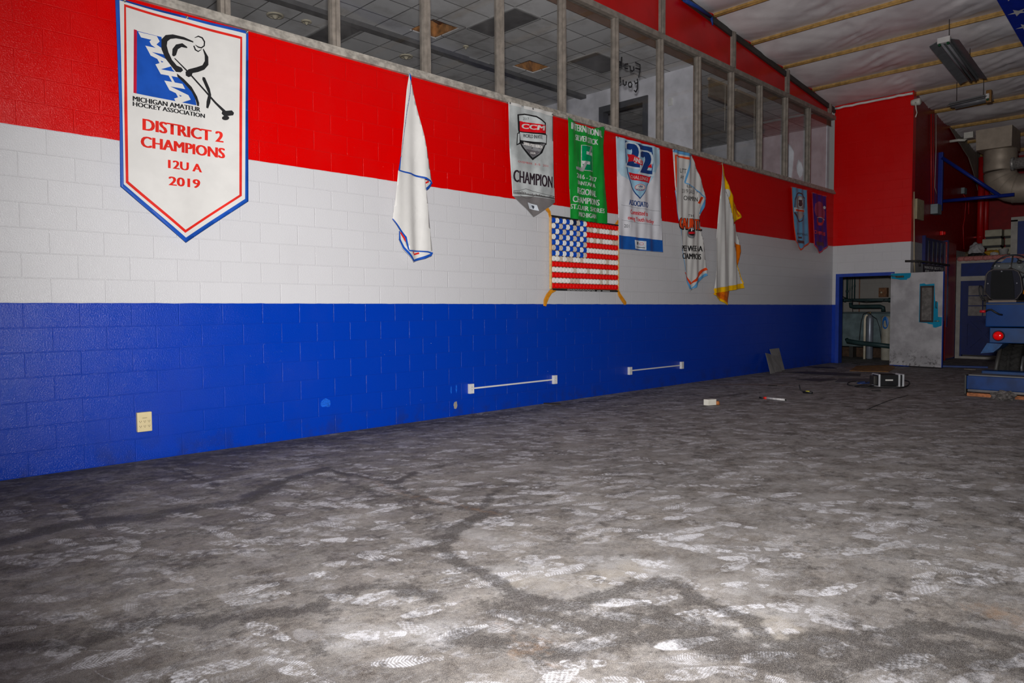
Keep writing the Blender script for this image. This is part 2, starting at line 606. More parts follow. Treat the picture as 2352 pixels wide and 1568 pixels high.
    t.put(b.inputs['Normal'], t.bump(t.m('ADD', fine, t.m('MULTIPLY', grit, 0.5)), 0.5, 0.003))
    return m


def seg_d(p, a, b):
    ab = b - a
    k = max(0.0, min(1.0, (p - a).dot(ab) / max(ab.length_squared, 1e-9)))
    return (p - a - ab * k).length


def fpx(pts):
    r = []
    for q in pts:
        p = at(q[0], q[1], 'z', 0)
        r.append(Vector((p.x, p.y)))
    return r


DARK = [([(0, 1245), (120, 1212), (230, 1196), (330, 1188), (450, 1165), (560, 1152), (640, 1110), (740, 1078)], 0.07, 1.0),
        ([(360, 1060), (440, 1090), (500, 1118)], 0.03, 0.8),
        ([(150, 1145), (190, 1175), (225, 1208)], 0.035, 1.0),
        ([(740, 1078), (830, 1095), (905, 1112), (960, 1085)], 0.035, 0.9),
        ([(905, 1112), (1000, 1155), (1100, 1172), (1165, 1110)], 0.045, 0.75),
        ([(1130, 1175), (1035, 1215), (1015, 1260), (1065, 1300), (1130, 1325), (1200, 1370), (1330, 1392), (1440, 1352), (1560, 1335), (1600, 1375), (1650, 1398), (1720, 1425), (1748, 1472), (1830, 1483), (1870, 1460), (2000, 1448), (2130, 1440), (2250, 1450), (2352, 1475)], 0.045, 1.0),
        ([(0, 1485), (200, 1472), (400, 1425), (560, 1412), (720, 1392), (800, 1350), (920, 1345), (1000, 1372)], 0.055, 0.85),
        ([(1050, 1460), (1300, 1500), (1500, 1450), (1650, 1500), (1900, 1560)], 0.08, 0.8),
        ([(0, 1100), (300, 1072), (700, 1015), (900, 985), (1300, 930), (1500, 900)], 0.22, 0.6),
        ([(0, 1140), (200, 1120)], 0.3, 0.5),
        ([(1580, 905), (1640, 912), (1700, 905)], 0.10, 0.7),
        ([(1990, 1390), (2060, 1330), (2090, 1400), (2080, 1450)], 0.012, 0.8),
        ([(1850, 858), (1980, 866)], 0.05, 0.4)]
DARK += [([(1180, 1400), (1350, 1430), (1520, 1420), (1700, 1500), (1900, 1500), (2100, 1490), (2320, 1520)], 0.16, 0.75), ([(760, 1100), (900, 1140), (1000, 1190), (990, 1270)], 0.09, 0.6),
         ([(80, 1260), (400, 1230), (650, 1180)], 0.13, 0.45), ([(200, 1440), (500, 1400), (780, 1400)], 0.12, 0.5), ([(2050, 1330), (2300, 1340)], 0.18, 0.45), ([(1500, 1140), (1700, 1150)], 0.2, 0.3)]
RUST = [([(830, 1098), (900, 1122), (985, 1148)], 0.05, 0.5), ([(1000, 1150), (1140, 1180)], 0.06, 0.5), ([(1190, 1500), (1260, 1480)], 0.09, 0.5),
        ([(2280, 1400), (2352, 1430)], 0.12, 0.55), ([(2250, 1260), (2352, 1260)], 0.12, 0.4), ([(1965, 846), (2045, 848)], 0.3, 0.9), ([(1640, 882), (1800, 884)], 0.18, 0.6),
        ([(120, 1150), (230, 1230)], 0.05, 0.4), ([(1160, 1430), (1330, 1560)], 0.12, 0.35)]
LIGHT = [([(1200, 1330), (1350, 1330), (1480, 1310)], 0.22, 0.75), ([(1720, 1440), (1800, 1440)], 0.13, 1.0), ([(780, 1460), (1000, 1450)], 0.16, 0.6),
         ([(1000, 1200), (1180, 1250)], 0.2, 0.45), ([(860, 1040), (1100, 1080)], 0.3, 0.4), ([(480, 1110), (640, 1080)], 0.18, 0.4), ([(1650, 1340), (1850, 1390)], 0.2, 0.5)]


def floor():
    def axis(a, b, c, d, fine, coarse):
        r = []
        x = a
        while x < b: r.append(x); x += coarse
        x = b
        while x < c: r.append(x); x += fine
        x = c
        while x < d: r.append(x); x += coarse
        r.append(d)
        return r
    xs = axis(-6, -0.5, 13.5, 26.0, 0.05, 0.4)
    ys = axis(-14, -7.4, 0.0, 4.0, 0.05, 0.4)
    nx, ny = len(xs), len(ys)
    verts = [(x, y, 0) for y in ys for x in xs]
    faces = [(j * nx + i, j * nx + i + 1, (j + 1) * nx + i + 1, (j + 1) * nx + i) for j in range(ny - 1) for i in range(nx - 1)]
    me = bpy.data.meshes.new('floor')
    me.from_pydata(verts, [], faces)
    ca = me.color_attributes.new('stain', 'FLOAT_COLOR', 'POINT')
    S = [[(fpx(p), w, k) for p, w, k in L] for L in (DARK, RUST, LIGHT)]
    segs = [[(a, b, w, k) for pts, w, k in L for a, b in zip(pts[:-1], pts[1:])] for L in S]
    data = []
    for y in ys:
        for x in xs:
            p = Vector((x, y))
            wv = noise.noise_vector(Vector((x * 2.3, y * 2.3, 0.3)))
            p = p + Vector((wv.x, wv.y)) * 0.05
            ch = []
            for L in segs:
                best = 0.0
                for a, b, w, k in L:
                    if min(a.x, b.x) - 7 * w > p.x or max(a.x, b.x) + 7 * w < p.x or min(a.y, b.y) - 7 * w > p.y or max(a.y, b.y) + 7 * w < p.y:
                        continue
                    d = seg_d(p, a, b)
                    best = max(best, k * (0.55 * math.exp(-(d / w) ** 2 * 0.7) + 0.45 * math.exp(-d / (w * 2.2))))
                ch.append(best)
            # trodden ground: prints thin out towards the long wall on the near side
            base = min(1.0, max(0.0, (-y - 0.15) / 2.2)) * 0.5 + min(0.35, max(0.0, (x - 1.5) * 0.06))
            cap = 0.34 + min(0.16, max(0.0, (x - 3.0) * 0.03))
            ch[2] = max(ch[2], min(cap, base + max(0.0, (x - 4.0) * 0.02)))
            data.extend((min(ch[0], 1), min(ch[1], 1), min(ch[2], 1), 1.0))
    ca.data.foreach_set('color', data)
    me.materials.append(floor_mat())
    o = bpy.data.objects.new('floor', me)
    COL.objects.link(o)
    struct(o)


floor()

# ------------------------------------------------------------------ long wall, office front above it
XW = 17.95            # cross wall at the far end
YS = -1.73            # side wall beyond it
ZS = 4.10             # underside of the window sill
ZH = 5.88             # window header


def zc(x):
    return 6.74 - 0.098 * (x - 12.2)


b = MB(); b.box(-6, XW + 0.2, 0.0, 0.2, -0.02, ZS); struct(b.build('wall_left', WALL, keep=True))

MPX = [(253, -17), (517.9, 53.6), (773.2, 123.2), (982.9, 176.8), (1153.6, 225), (1296.4, 264.3), (1417.8, 299.3), (1520.6, 327.4),
       (1606.5, 356.7), (1683, 378.4), (1748, 401.3), (1806.7, 418), (1859, 433), (1904.0, 447)]
MX = [at(p[0], p[1], 'y', -0.02).x for p in MPX]
MX = [MX[0] - 2 * 1.233, MX[0] - 1.233] + MX
# sill and header rails
b = MB()
b.box(-3, XW, -0.045, 0.16, ZS, ZS + 0.05)
b.box(-3, XW, -0.02, 0.13, ZS + 0.05, ZS + 0.095)
struct(b.build('trim_1', P('worn_sill', (150, 144, 136), 0.45, var=0.3, scale=14, bump=0.3, bscale=40), keep=True))
b = MB(); b.box(-3, XW, -0.03, 0.13, ZH, ZH + 0.09); struct(b.build('trim_2', STEEL, keep=True))


def glass_mat():
    m, nt, b = new_mat('window_glass')
    t = NT(nt)
    nt.nodes.remove(b)
    tr = t.n('ShaderNodeBsdfTransparent'); tr.inputs[0].default_value = (0.93, 0.93, 0.93, 1)
    gl = t.n('ShaderNodeBsdfGlossy'); gl.inputs['Roughness'].default_value = 0.03
    ge = t.n('ShaderNodeNewGeometry')
    cosv = t.m('ABSOLUTE', t.vm('DOT_PRODUCT', ge.outputs['Normal'], ge.outputs['Incoming']))
    fres = t.m('ADD', 0.03, t.m('MULTIPLY', t.m('POWER', t.m('SUBTRACT', 1.0, cosv, clamp=True), 5.0), 0.9))
    df = t.n('ShaderNodeBsdfDiffuse'); df.inputs[0].default_value = (0.35, 0.34, 0.33, 1)
    mx = t.n('ShaderNodeMixShader'); t.put(mx.inputs[0], fres)
    nt.links.new(tr.outputs[0], mx.inputs[1]); nt.links.new(gl.outputs[0], mx.inputs[2])
    m2 = t.n('ShaderNodeMixShader')
    t.put(m2.inputs[0], t.ramp(t.noise(t.pos(), 3.0, 5, 0.7), 0.4, 0.8, 0.01, 0.05))
    nt.links.new(mx.outputs[0], m2.inputs[1]); nt.links.new(df.outputs[0], m2.inputs[2])
    nt.links.new(m2.outputs[0], nt.nodes['Material Output'].inputs[0])
    return m


GLASS = glass_mat()
for i in range(len(MX) - 1):
    x0, x1 = MX[i], MX[i + 1]
    root = structroot('window_%d' % (i + 1), (x0, 0.05, ZS + 0.095))
    b = MB()
    b.box(x0, x0 + 0.028, -0.03, 0.10, ZS + 0.095, ZH)
    b.box(x0 + 0.028, x0 + 0.06, -0.005, 0.085, ZS + 0.095, ZH)
    b.box(x0 - 0.035, x0, 0.0, 0.085, ZS + 0.095, ZH)
    b.build('mullion', STEEL, root)
    b = MB()
    za, zb = ZS + 0.095, ZH
    if i == 13:      # the broken pane
        C4 = lambda q: at(1340 + q[0] / 3.921, 80 + q[1] / 3.921, 'y', 0.05)
        outer = [Vector((x0 + 0.06, 0.05, zb)), Vector((x1 - 0.03, 0.05, zb)), Vector((x1 - 0.03, 0.05, za)), ]
        br = [C4(q) for q in ((1872, 1328), (1888, 1180), (1897, 1050), (1870, 1000), (1848, 965))]
        br[0].z = za
        br[-1].x = x0 + 0.06
        hole = [C4(q) for q in ((1935, 1120), (1965, 1150), (1980, 1210), (1972, 1265), (1950, 1290), (1925, 1240), (1918, 1185))]
        bm = b.bm
        ov = [bm.verts.new(p) for p in outer + br]
        hv = [bm.verts.new(p) for p in hole]
        es = [bm.edges.new((ov[k], ov[(k + 1) % len(ov)])) for k in range(len(ov))] + [bm.edges.new((hv[k], hv[(k + 1) % len(hv)])) for k in range(len(hv))]
        bmesh.ops.triangle_fill(bm, use_beauty=True, edges=es)
        bmesh.ops.solidify(bm, geom=bm.faces[:], thickness=0.005)
    else:
        b.box(x0 + 0.05, x1 - 0.03, 0.047, 0.053, za, zb)
    b.build('glass', GLASS, root)

# red boards between the header and the roof, with their posts
PX2 = [i for i in range(1, len(MX), 2)]
for i in range(0, len(MX) - 1):
    if (i % 2) == 1:
        x0 = MX[i]; x1 = MX[i + 2] if i + 2 < len(MX) else XW
        b = MB(); b.prism([(x0, 0.02, ZH + 0.09), (x1, 0.02, ZH + 0.09), (x1, 0.02, zc(x1) + 0.3), (x0, 0.02, zc(x0) + 0.3)], (0, 0.04, 0))
        struct(b.build('wall_left', REDP, keep=True))
n = 3
for i in PX2:
    x = MX[i]
    b = MB(); b.box(x - 0.06, x + 0.07, -0.03, 0.09, ZH + 0.09, zc(x) + 0.2); b.box(x - 0.02, x + 0.05, -0.045, -0.03, ZH + 0.09, zc(x) + 0.2)
    struct(b.build('trim_%d' % n, STEEL, keep=True)); n += 1
# sloping roof-edge angle along the top of the wall
b = MB()
b.prism([(4, -0.02, zc(4) - 0.02), (XW, -0.02, zc(XW) - 0.02), (XW, -0.02, zc(XW) - 0.13), (4, -0.02, zc(4) - 0.13)], (0, 0.05, 0))
struct(b.build('trim_%d' % n, STEELD, keep=True)); n += 1

# ------------------------------------------------------------------ cross wall with the doorway
YF0, YF1, YD0, YD1 = -0.085, -1.40, -0.17, -1.33
ZD, ZF = 2.09, 2.165
b = MB()
b.box(XW, XW + 0.2, YF0, 0.0, -0.02, ZF)
b.box(XW, XW + 0.2, YS, YF1, -0.02, ZF)
b.box(XW, XW + 0.2, YS, 0.0, ZF, 6.6)
struct(b.build('wall_back', WALLY, keep=True))
b = MB()
b.box(XW + 0.2, 21.9, YS, YS + 0.2, 2.3, 7.0); b.box(21.9, 24.6, YS, YS + 0.2, 2.3, 7.0)
b.box(XW + 0.2, 21.9, YS, YS + 0.2, -0.02, 2.3)
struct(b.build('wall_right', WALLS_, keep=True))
b = MB(); b.box(24.5, 24.7, -12, YS, -0.02, 7); struct(b.build('wall_far', P('far_red_wall', (120, 4, 10), 0.6, bump=0.5), keep=True))
# remaining shell, mostly out of view
SHELL = P('shell_paint', (120, 40, 36), 0.8)
b = MB(); b.box(-6, 24.6, -14.2, -14, -0.02, 8.6); struct(b.build('wall_opposite', SHELL, keep=True))

DBL = P('door_frame_blue', (32, 60, 150), 0.4, var=0.15)
DBLD = P('door_frame_edge', (24, 38, 92), 0.5)
door = structroot('door_1', (XW, -0.75, 0))
b = MB()
b.box(XW - 0.02, XW + 0.2, YF0, YD0, 0, ZF)
b.box(XW - 0.02, XW + 0.2, YD1, YF1, 0, ZF)
b.box(XW - 0.02, XW + 0.2, YD1, YD0, ZD, ZF)
b.build('frame', DBL, door)


def leaf_mat():
    m, nt, b = new_mat('door_leaf_paint')
    t = NT(nt)
    pos = t.pos()
    s = t.xyz(pos)
    c = t.mix(t.ramp(t.noise(pos, 3, 5), 0.35, 0.65), rgb(150, 148, 150), rgb(176, 174, 176))
    sc = t.m('MULTIPLY', t.ramp(s[2], 0.55, 0.05), t.ramp(t.noise(pos, 14, 5, 0.75), 0.52, 0.62))
    c = t.mix(t.m('MULTIPLY', sc, 0.8), c, rgb(60, 56, 54))
    c = t.mix(t.m('MULTIPLY', t.ramp(t.noise(pos, 26, 5, 0.8), 0.68, 0.74), 0.7), c, rgb(90, 86, 84))
    t.put(b.inputs['Base Color'], c)
    b.inputs['Roughness'].default_value = 0.5
    return m


TEAL = P('old_teal_paint', (0, 130, 165), 0.5, var=0.1, scale=10)
BRASS = P('door_brass', (150, 130, 95), 0.35, 0.8)
HA = Vector((17.86, -1.36, 0)); HB = Vector((17.70, -2.462, 0))
lu = (HB - HA).normalized(); lw = (HB - HA).length
ln = Vector((lu.y, -lu.x, 0))          # towards the camera side
if ln.dot(CO - HA) < 0:
    ln = -ln


def lf(u, z, d=0.0):
    p = HA + lu * u + ln * d
    return (p.x, p.y, z)


def leafpt(px, py, d=0.0):
    """pixel onto the leaf's front face: returns (u, z)"""
    dd = CF + CR * ((px - W0 / 2) / F_PX) - CU * ((py - H0 / 2) / F_PX)
    k = (HA + ln * (0.022 + d) - CO).dot(ln) / dd.dot(ln)
    p = CO + dd * k
    return ((p - HA).dot(lu), p.z)


LM = leaf_mat()
leaf = None
w0 = leafpt(1900 + 1205 / 5.6, 580 + 435 / 5.6); w1 = leafpt(1900 + 1358 / 5.6, 580 + 888 / 5.6)
WU0, WU1, WZ1, WZ0 = w0[0], w1[0], w0[1], w1[1]
b = MB()
LZ0, LZ1 = 0.03, 2.125
for (u0, u1, z0, z1) in ((0, WU0, LZ0, LZ1), (WU1, lw, LZ0, LZ1), (WU0, WU1, LZ0, WZ0), (WU0, WU1, WZ1, LZ1)):
    c = HA + lu * (u0 + u1) / 2
    b.obox((c.x, c.y, (z0 + z1) / 2), lu * (u1 - u0) / 2, ln * 0.022, (0, 0, (z1 - z0) / 2))
leaf = b.build('door_leaf', LM, door)
b = MB()
b.obox(Vector(lf(lw + 0.006, (LZ0 + LZ1) / 2)), lu * 0.006, ln * 0.0225, (0, 0, (LZ1 - LZ0) / 2))
b.build('leaf_edge', DBL, leaf)
b = MB()
for (u0, u1, z0, z1) in ((WU0 - .012, WU0 + .028, WZ0, WZ1), (WU1 - .028, WU1 + .012, WZ0, WZ1), (WU0 - .012, WU1 + .012, WZ0 - .012, WZ0 + .03), (WU0 - .012, WU1 + .012, WZ1 - .03, WZ1 + .012)):
    c = HA + lu * (u0 + u1) / 2
    b.obox((c.x, c.y, (z0 + z1) / 2), lu * (u1 - u0) / 2, ln * 0.03, (0, 0, (z1 - z0) / 2), bev=0.003)
b.build('vision_frame', P('vision_frame', (58, 50, 48), 0.5), leaf)
b = MB(); c = HA + lu * (WU0 + WU1) / 2
b.obox((c.x, c.y, (WZ0 + WZ1) / 2), lu * (WU1 - WU0) / 2, ln * 0.026, (0, 0, (WZ1 - WZ0) / 2))
b.build('vision_glass', P('dusty_glass', (96, 92, 88), 0.25, var=0.3, scale=12), leaf)


def leafpoly(name, pts, d, mat, par, th=0.001):
    b = MB()
    b.prism([lf(*leafpt(1900 + x / 5.6, 580 + y / 5.6), 0.022 + d) for x, y in pts], ln * th)
    return b.build(name, mat, par)


leafpoly('bare_patch', [(820, 275), (860, 268), (1080, 262), (1075, 300), (1062, 325), (1030, 335), (1025, 350), (940, 350), (900, 342), (825, 335)], 0.0005, TEAL, leaf)
leafpoly('bare_patch', [(1190, 402), (1250, 395), (1270, 408), (1380, 398), (1388, 610), (1400, 640), (1425, 632), (1425, 825), (1478, 830), (1472, 940), (1395, 965), (1362, 960), (1358, 925), (1300, 915), (1285, 905), (1180, 895), (1186, 600)], 0.0005, TEAL, leaf)
b = MB(); q = leafpt(1900 + 940 / 5.6, 580 + 310 / 5.6)
b.obox(lf(q[0], q[1], 0.045), lu * 0.085, ln * 0.02, (0, 0, 0.022), bev=0.006)
b.tube([lf(q[0] - .05, q[1] + .01, .065), lf(q[0] - .22, q[1] + .03, .10)], 0.009)
b.build('door_closer', P('closer_metal', (92, 84, 66), 0.4, 0.6), leaf)
b = MB(); q = leafpt(1900 + 1410 / 5.6, 580 + 670 / 5.6)
b.tube([lf(q[0], q[1] + .07, .022), lf(q[0], q[1] + .07, .06), lf(q[0], q[1], .07), lf(q[0], q[1] - .07, .06), lf(q[0], q[1] - .07, .022)], 0.008)
b.build('pull_handle', STEELD, leaf)
b = MB(); q = leafpt(1900 + 1448 / 5.6, 580 + 880 / 5.6)
b.lathe([(0.028, -0.0), (0.03, 0.012), (0.012, 0.02), (0.012, 0.05)], lf(q[0], q[1], 0.02), 'x')
b.tube([lf(q[0], q[1], .05), lf(q[0] - .10, q[1], .055)], [0.011, 0.008])
b.build('lever_handle', BRASS, leaf)

# ------------------------------------------------------------------ roof: fabric between the purlins
PURL = [6.35, 7.81, 9.28, 10.75, 12.21, 13.66, 15.11, 16.63, 18.14, 19.56, 20.95, 22.4, 23.8]


def roof():
    x0, x1, dx = 3.0, 24.6, 0.06
    y0, y1, dy = -13.9, 0.15, 0.07
    nx = int((x1 - x0) / dx) + 1; ny = int((y1 - y0) / dy) + 1
    seams = [-1.72, -3.55, -5.4, -7.3, -9.2]
    verts = []
    for j in range(ny):
        y = y0 + (y1 - y0) * j / (ny - 1)
        for i in range(nx):
            x = x0 + (x1 - x0) * i / (nx - 1)
            k = 0
            while k < len(PURL) - 2 and x > PURL[k + 1]:
                k += 1
            tt = max(0.0, min(1.0, (x - PURL[k]) / (PURL[k + 1] - PURL[k])))
            sag = math.sin(math.pi * tt)
            sg = min(1.0, sag * 1.6)
            z = zc(x) + 0.06 - 0.085 * sag
            ds, sn = min((abs(y - s), s) for s in seams)
            side = 1 if y > sn else -1
            # gathered folds fanning out of each seam
            f = math.exp(-ds / 0.33) * sg
            u = x * 1.0 - side * ds * 0.55
            z += f * 0.036 * (noise.noise(Vector((u * 11, ds * 1.6, sn))) + 0.6 * noise.noise(Vector((u * 23, ds * 2.5, sn + 9))))
            z += 0.02 * math.exp(-(ds / 0.035) ** 2) * sg * (0.6 + noise.noise(Vector((x * 9, sn, 2))))
            # long soft creases
            z += 0.030 * sg * noise.noise(Vector((x * 1.3 + y * 0.3, y * 0.6 - x * 0.7, 4)))
            z += 0.008 * sg * noise.noise(Vector((x * 5.0 + y * 3.1, y * 1.0, 7)))
            verts.append((x, y, z))
    faces = [(j * nx + i, (j + 1) * nx + i, (j + 1) * nx + i + 1, j * nx + i + 1) for j in range(ny - 1) for i in range(nx - 1)]
    me = bpy.data.meshes.new('ceiling')
    me.from_pydata(verts, [], faces)
    me.polygons.foreach_set('use_smooth', [True] * len(faces))
    m, nt, bs = new_mat('insulation_fabric')
    t = NT(nt)
    pos = t.pos()
    t.put(bs.inputs['Base Color'], t.mix(t.ramp(t.noise(pos, 1.3, 4), 0.35, 0.65), rgb(200, 194, 196), rgb(222, 218, 219)))
    bs.inputs['Roughness'].default_value = 0.38
    t.put(bs.inputs['Normal'], t.bump(t.noise(t.vm('MULTIPLY', pos, (1, 0.35, 1)), 9, 3, 0.5), 0.25, 0.008))
    me.materials.append(m)
    o = bpy.data.objects.new('ceiling', me)
    COL.objects.link(o)
    struct(o)


roof()
WOOD = P('purlin_yellow', (162, 128, 74), 0.6, var=0.22, scale=12)
nt_ = 20
for x in PURL:
    b = MB()
    ys = [0.0, -1.7, -3.4, -5.2, -7, -10, -13.9] if x < XW else [YS, -3.0, -4.6, -7, -10, -13.9]
    z = zc(x)
    b.tube([(x, y, z + random.uniform(-.008, .008)) for y in ys], 0.024, 6)
    b.box(x - 0.014, x + 0.02, -13.9, ys[0], z + 0.0, z + 0.06)
    struct(b.build('trim_%d' % nt_, WOOD, keep=True)); nt_ += 1
# white edging where the fabric meets the cross wall
b = MB()
pts = [(XW - 0.04, y, zc(XW) - 0.03 + 0.02 * noise.noise(Vector((y * 6, 0, 0)))) for y in [-0.02 - 0.1 * k for k in range(18)]]
b.tube(pts, 0.028, 6)
struct(b.build('trim_%d' % nt_, P('fabric_edge', (205, 203, 200), 0.6), keep=True)); nt_ += 1

# blue rafter with white stars
BEAM = P('rafter_blue', (8, 40, 150), 0.45, var=0.1)
pa = at(2296, 0, 'y', -4.25); 
rb0 = at(2292, 0, 'z', zc(13.2) - 0.42); rb1 = at(2352, 100, 'z', zc(15.2) - 0.42)
RY = (rb0.y + rb1.y) / 2
b = MB()
def zr(x): return zc(x) - 0.42
b.prism([(5, RY, zr(5)), (24.4, RY, zr(24.4)), (24.4, RY, zr(24.4) + 0.04), (5, RY, zr(5) + 0.04)], (0, -0.34, 0))
b.prism([(5, RY - 0.155, zr(5) + 0.04), (24.4, RY - 0.155, zr(24.4) + 0.04), (24.4, RY - 0.155, zc(24.4) + .06), (5, RY - 0.155, zc(5) + .06)], (0, -0.03, 0))
b.build_ = None
beam = b.build('trim_%d' % nt_, BEAM, keep=True); struct(beam); nt_ += 1
b = MB()
x = 12.35
while x < 24:
    c = Vector((x, RY - 0.17, zr(x) - 0.002))
    pts = []
    for k in range(10):
        r = 0.145 if k % 2 == 0 else 0.055
        a = k * math.pi / 5 + 0.3
        pts.append((c.x + r * math.cos(a), c.y + r * math.sin(a), zr(c.x + r * math.cos(a)) - 0.003))
    b.face(pts)
    x += 0.62
b.build('painted_stars', P('star_white', (190, 190, 190), 0.6), beam)

# ------------------------------------------------------------------ office behind the glass
ZO = 5.78
OFFW = P('office_wall', (214, 214, 222), 0.75, var=0.16, scale=2.6)
b = MB()
b.box(-3, 18.15, 6.5, 6.6, 2.9, 6.2)
struct(b.build('wall_office_rear', OFFW, keep=True))
m, nt, bs = new_mat('office_ceiling_tiles')
t = NT(nt)
pos = t.pos()
s = t.xyz(pos)
br = t.n('ShaderNodeTexBrick'); br.offset = 0.0
t.put(br.inputs['Vector'], t.comb(t.m('ADD', s[0], -7.625 + 0.535 * 40), t.m('ADD', s[1], -0.64 + 1.075 * 20), 0.0))
br.inputs['Scale'].default_value = 1.0
br.inputs['Brick Width'].default_value = 0.535; br.inputs['Row Height'].default_value = 0.5375
br.inputs['Mortar Size'].default_value = 0.010; br.inputs['Mortar Smooth'].default_value = 0.0
br.inputs['Color1'].default_value = rgb(206, 206, 208); br.inputs['Color2'].default_value = rgb(224, 224, 226); br.inputs['Mortar'].default_value = rgb(110, 110, 110)
st = t.m('MULTIPLY', t.ramp(t.noise(pos, 1.6, 5, 0.6), 0.45, 0.75), 0.5)
t.put(bs.inputs['Base Color'], t.mix(st, br.outputs['Color'], rgb(120, 112, 104)))
bs.inputs['Roughness'].default_value = 0.8
TILES = m
holes = [(7.03, 7.56, 1.81, 2.41), (9.40, 9.95, 2.04, 2.48)]
b = MB()
xs = sorted({-3.0, 18.15} | {h[0] for h in holes} | {h[1] for h in holes})
for i in range(len(xs) - 1):
    xm = (xs[i] + xs[i + 1]) / 2
    hh = [h for h in holes if h[0] < xm < h[1]]
    spans = [(0.13, 6.5)] if not hh else [(0.13, hh[0][2]), (hh[0][3], 6.5)]
    for y0, y1 in spans:
        b.box(xs[i], xs[i + 1], y0, y1, ZO, ZO + 0.02)
struct(b.build('ceiling_office', TILES, keep=True))
INSUL = P('brown_insulation', (168, 116, 62), 0.85, var=0.5, scale=9)
for h in holes:
    b = MB()
    b.box(h[0], h[0] + .02, h[2], h[3], ZO + .02, ZO + .3); b.box(h[1] - .02, h[1], h[2], h[3], ZO + .02, ZO + .3)
    b.box(h[0], h[1], h[2], h[2] + .02, ZO + .02, ZO + .3); b.box(h[0], h[1], h[3] - .02, h[3], ZO + .02, ZO + .3)
    b.box(h[0] - .1, h[1] + .1, h[2] - .1, h[3] + .1, ZO + .3, ZO + .34)
    b.tube([(h[0], h[2] + .2, ZO + .2), (h[1], h[3] - .15, ZO + .24)], 0.07, 8)
    struct(b.build('trim_%d' % nt_, INSUL, keep=True)); nt_ += 1
# dropped track running the length of the office
b = MB(); b.box(-3, 11.75, 2.66, 2.80, ZO - 0.07, ZO); struct(b.build('trim_%d' % nt_, P('ceiling_track', (92, 92, 94), 0.6), keep=True)); nt_ += 1
# cross wall with a doorway, and the brown jamb where it meets the windows
XO = 11.75
b = MB()
b.box(XO, XO + .12, 2.25, 6.5, 2.9, ZO); b.box(XO, XO + .12, 0.13, 1.2, 2.9, ZO); b.box(XO, XO + .12, 1.2, 2.25, 5.36, ZO)
struct(b.build('wall_office_cross', OFFW, keep=True))
od = structroot('door_2', (XO, 1.72, 3.1))
b = MB(); b.box(XO - .03, XO + .14, 1.13, 1.24, 2.9, 5.45); b.box(XO - .03, XO + .14, 2.2, 2.31, 2.9, 5.45); b.box(XO - .03, XO + .14, 1.24, 2.2, 5.33, 5.45)
b.build('frame', P('office_door_frame', (78, 80, 86), 0.5), od)
b = MB(); b.box(XO - .02, XO + .14, 0.09, 0.14, ZS + .1, ZH); b.box(XO + .14, XO + .2, 0.10, 0.2, ZS + .1, ZH)
struct(b.build('trim_%d' % nt_, P('brown_jamb', (120, 78, 50), 0.6), keep=True)); nt_ += 1
b = MB(); b.box(18.0, 18.15, 0.2, 6.5, 2.9, 6.2); struct(b.build('wall_office_end', OFFW, keep=True))
b = MB(); b.box(-3, 18.15, 0.2, 6.6, 2.8, 2.9); struct(b.build('floor_office', P('office_carpet', (88, 84, 82), 0.9), keep=True))
# brown board between ceiling and header (seen through the glass tops)
b = MB(); b.box(-3, 18.0, 0.105, 0.125, ZO - 0.02, ZH + 0.1); struct(b.build('trim_%d' % nt_, P('fascia_brown', (108, 82, 68), 0.7), keep=True)); nt_ += 1

# ------------------------------------------------------------------ banners on the long wall
LBLUE = P('light_blue_print', (92, 156, 205), 0.4)
def wave(a, kx, kz, ph, a2=0.0, k2=0.0):
    return lambda x, z: a * (math.sin(kx * x + kz * z + ph)) + a2 * math.sin(k2 * x - kz * 0.7 * z + ph * 2)


def grom(cl, pts, parent, r=6):
    for q in pts:
        b = MB()
        p = cl.pt(q)
        b.lathe([(0.012, 0.0), (0.014, -0.006), (0.007, -0.007), (0.006, -0.002)], (p.x, cl.y0 - cl.depth(p.x, p.y) - 0.008, p.y), 'y', 12)
        b.tube([(p.x, cl.y0 - cl.depth(p.x, p.y) - 0.01, p.y), (p.x, -0.001, p.y + 0.004)], 0.003, 6)
        b.build('grommet', P('grommet_metal', (150, 150, 150), 0.3, 0.8), parent)


# 1. district champions banner, nearest
c1 = Cloth(240, 0, 2.75, -0.075, wave(0.010, 5.2, 0.9, 0.4, 0.005, 11), 0.05)
o = at(427, 556, 'y', -0.075)
B1 = thing('banner', (o.x, -0.075, o.z), 'large white pointed district champions banner with blue and red border, leftmost on the wall', 'banner', None)
out1 = [(64, -14), (905, 200), (904, 700), (908, 1270), (513, 1531), (98, 1175), (92, 700)]
c1.poly('border', [out1], 0, BLUEP, B1, thick=0.002)
c1.poly('cloth', [[(91, 5), (889, 216), (886, 700), (886, 1256), (513, 1500), (119, 1163), (110, 700)]], 1, VINYLW, B1)
c1.strokes('red_line', [([(126, 38), (858, 243), (856, 700), (857, 1234), (509, 1461), (140, 1150), (131, 700)], [22, 17, 17, 17, 20, 19, 20], True)], 2, REDPR, B1)
g = c1.poly('emblem', [[(203, 196), (360, 233), (378, 330), (430, 440), (515, 530), (570, 600), (583, 665), (200, 592)]], 2, BLUEP, B1)
c1.poly('emblem_stripe', [[(183, 187), (203, 192), (200, 592), (180, 588)]], 2, P('crimson_print', (170, 20, 48), 0.4), g)
c1.text('letters', [('MAHA', (216, 212), (452, 648), (118, 26), 0.03, 0)], 3, VINYLW, g)
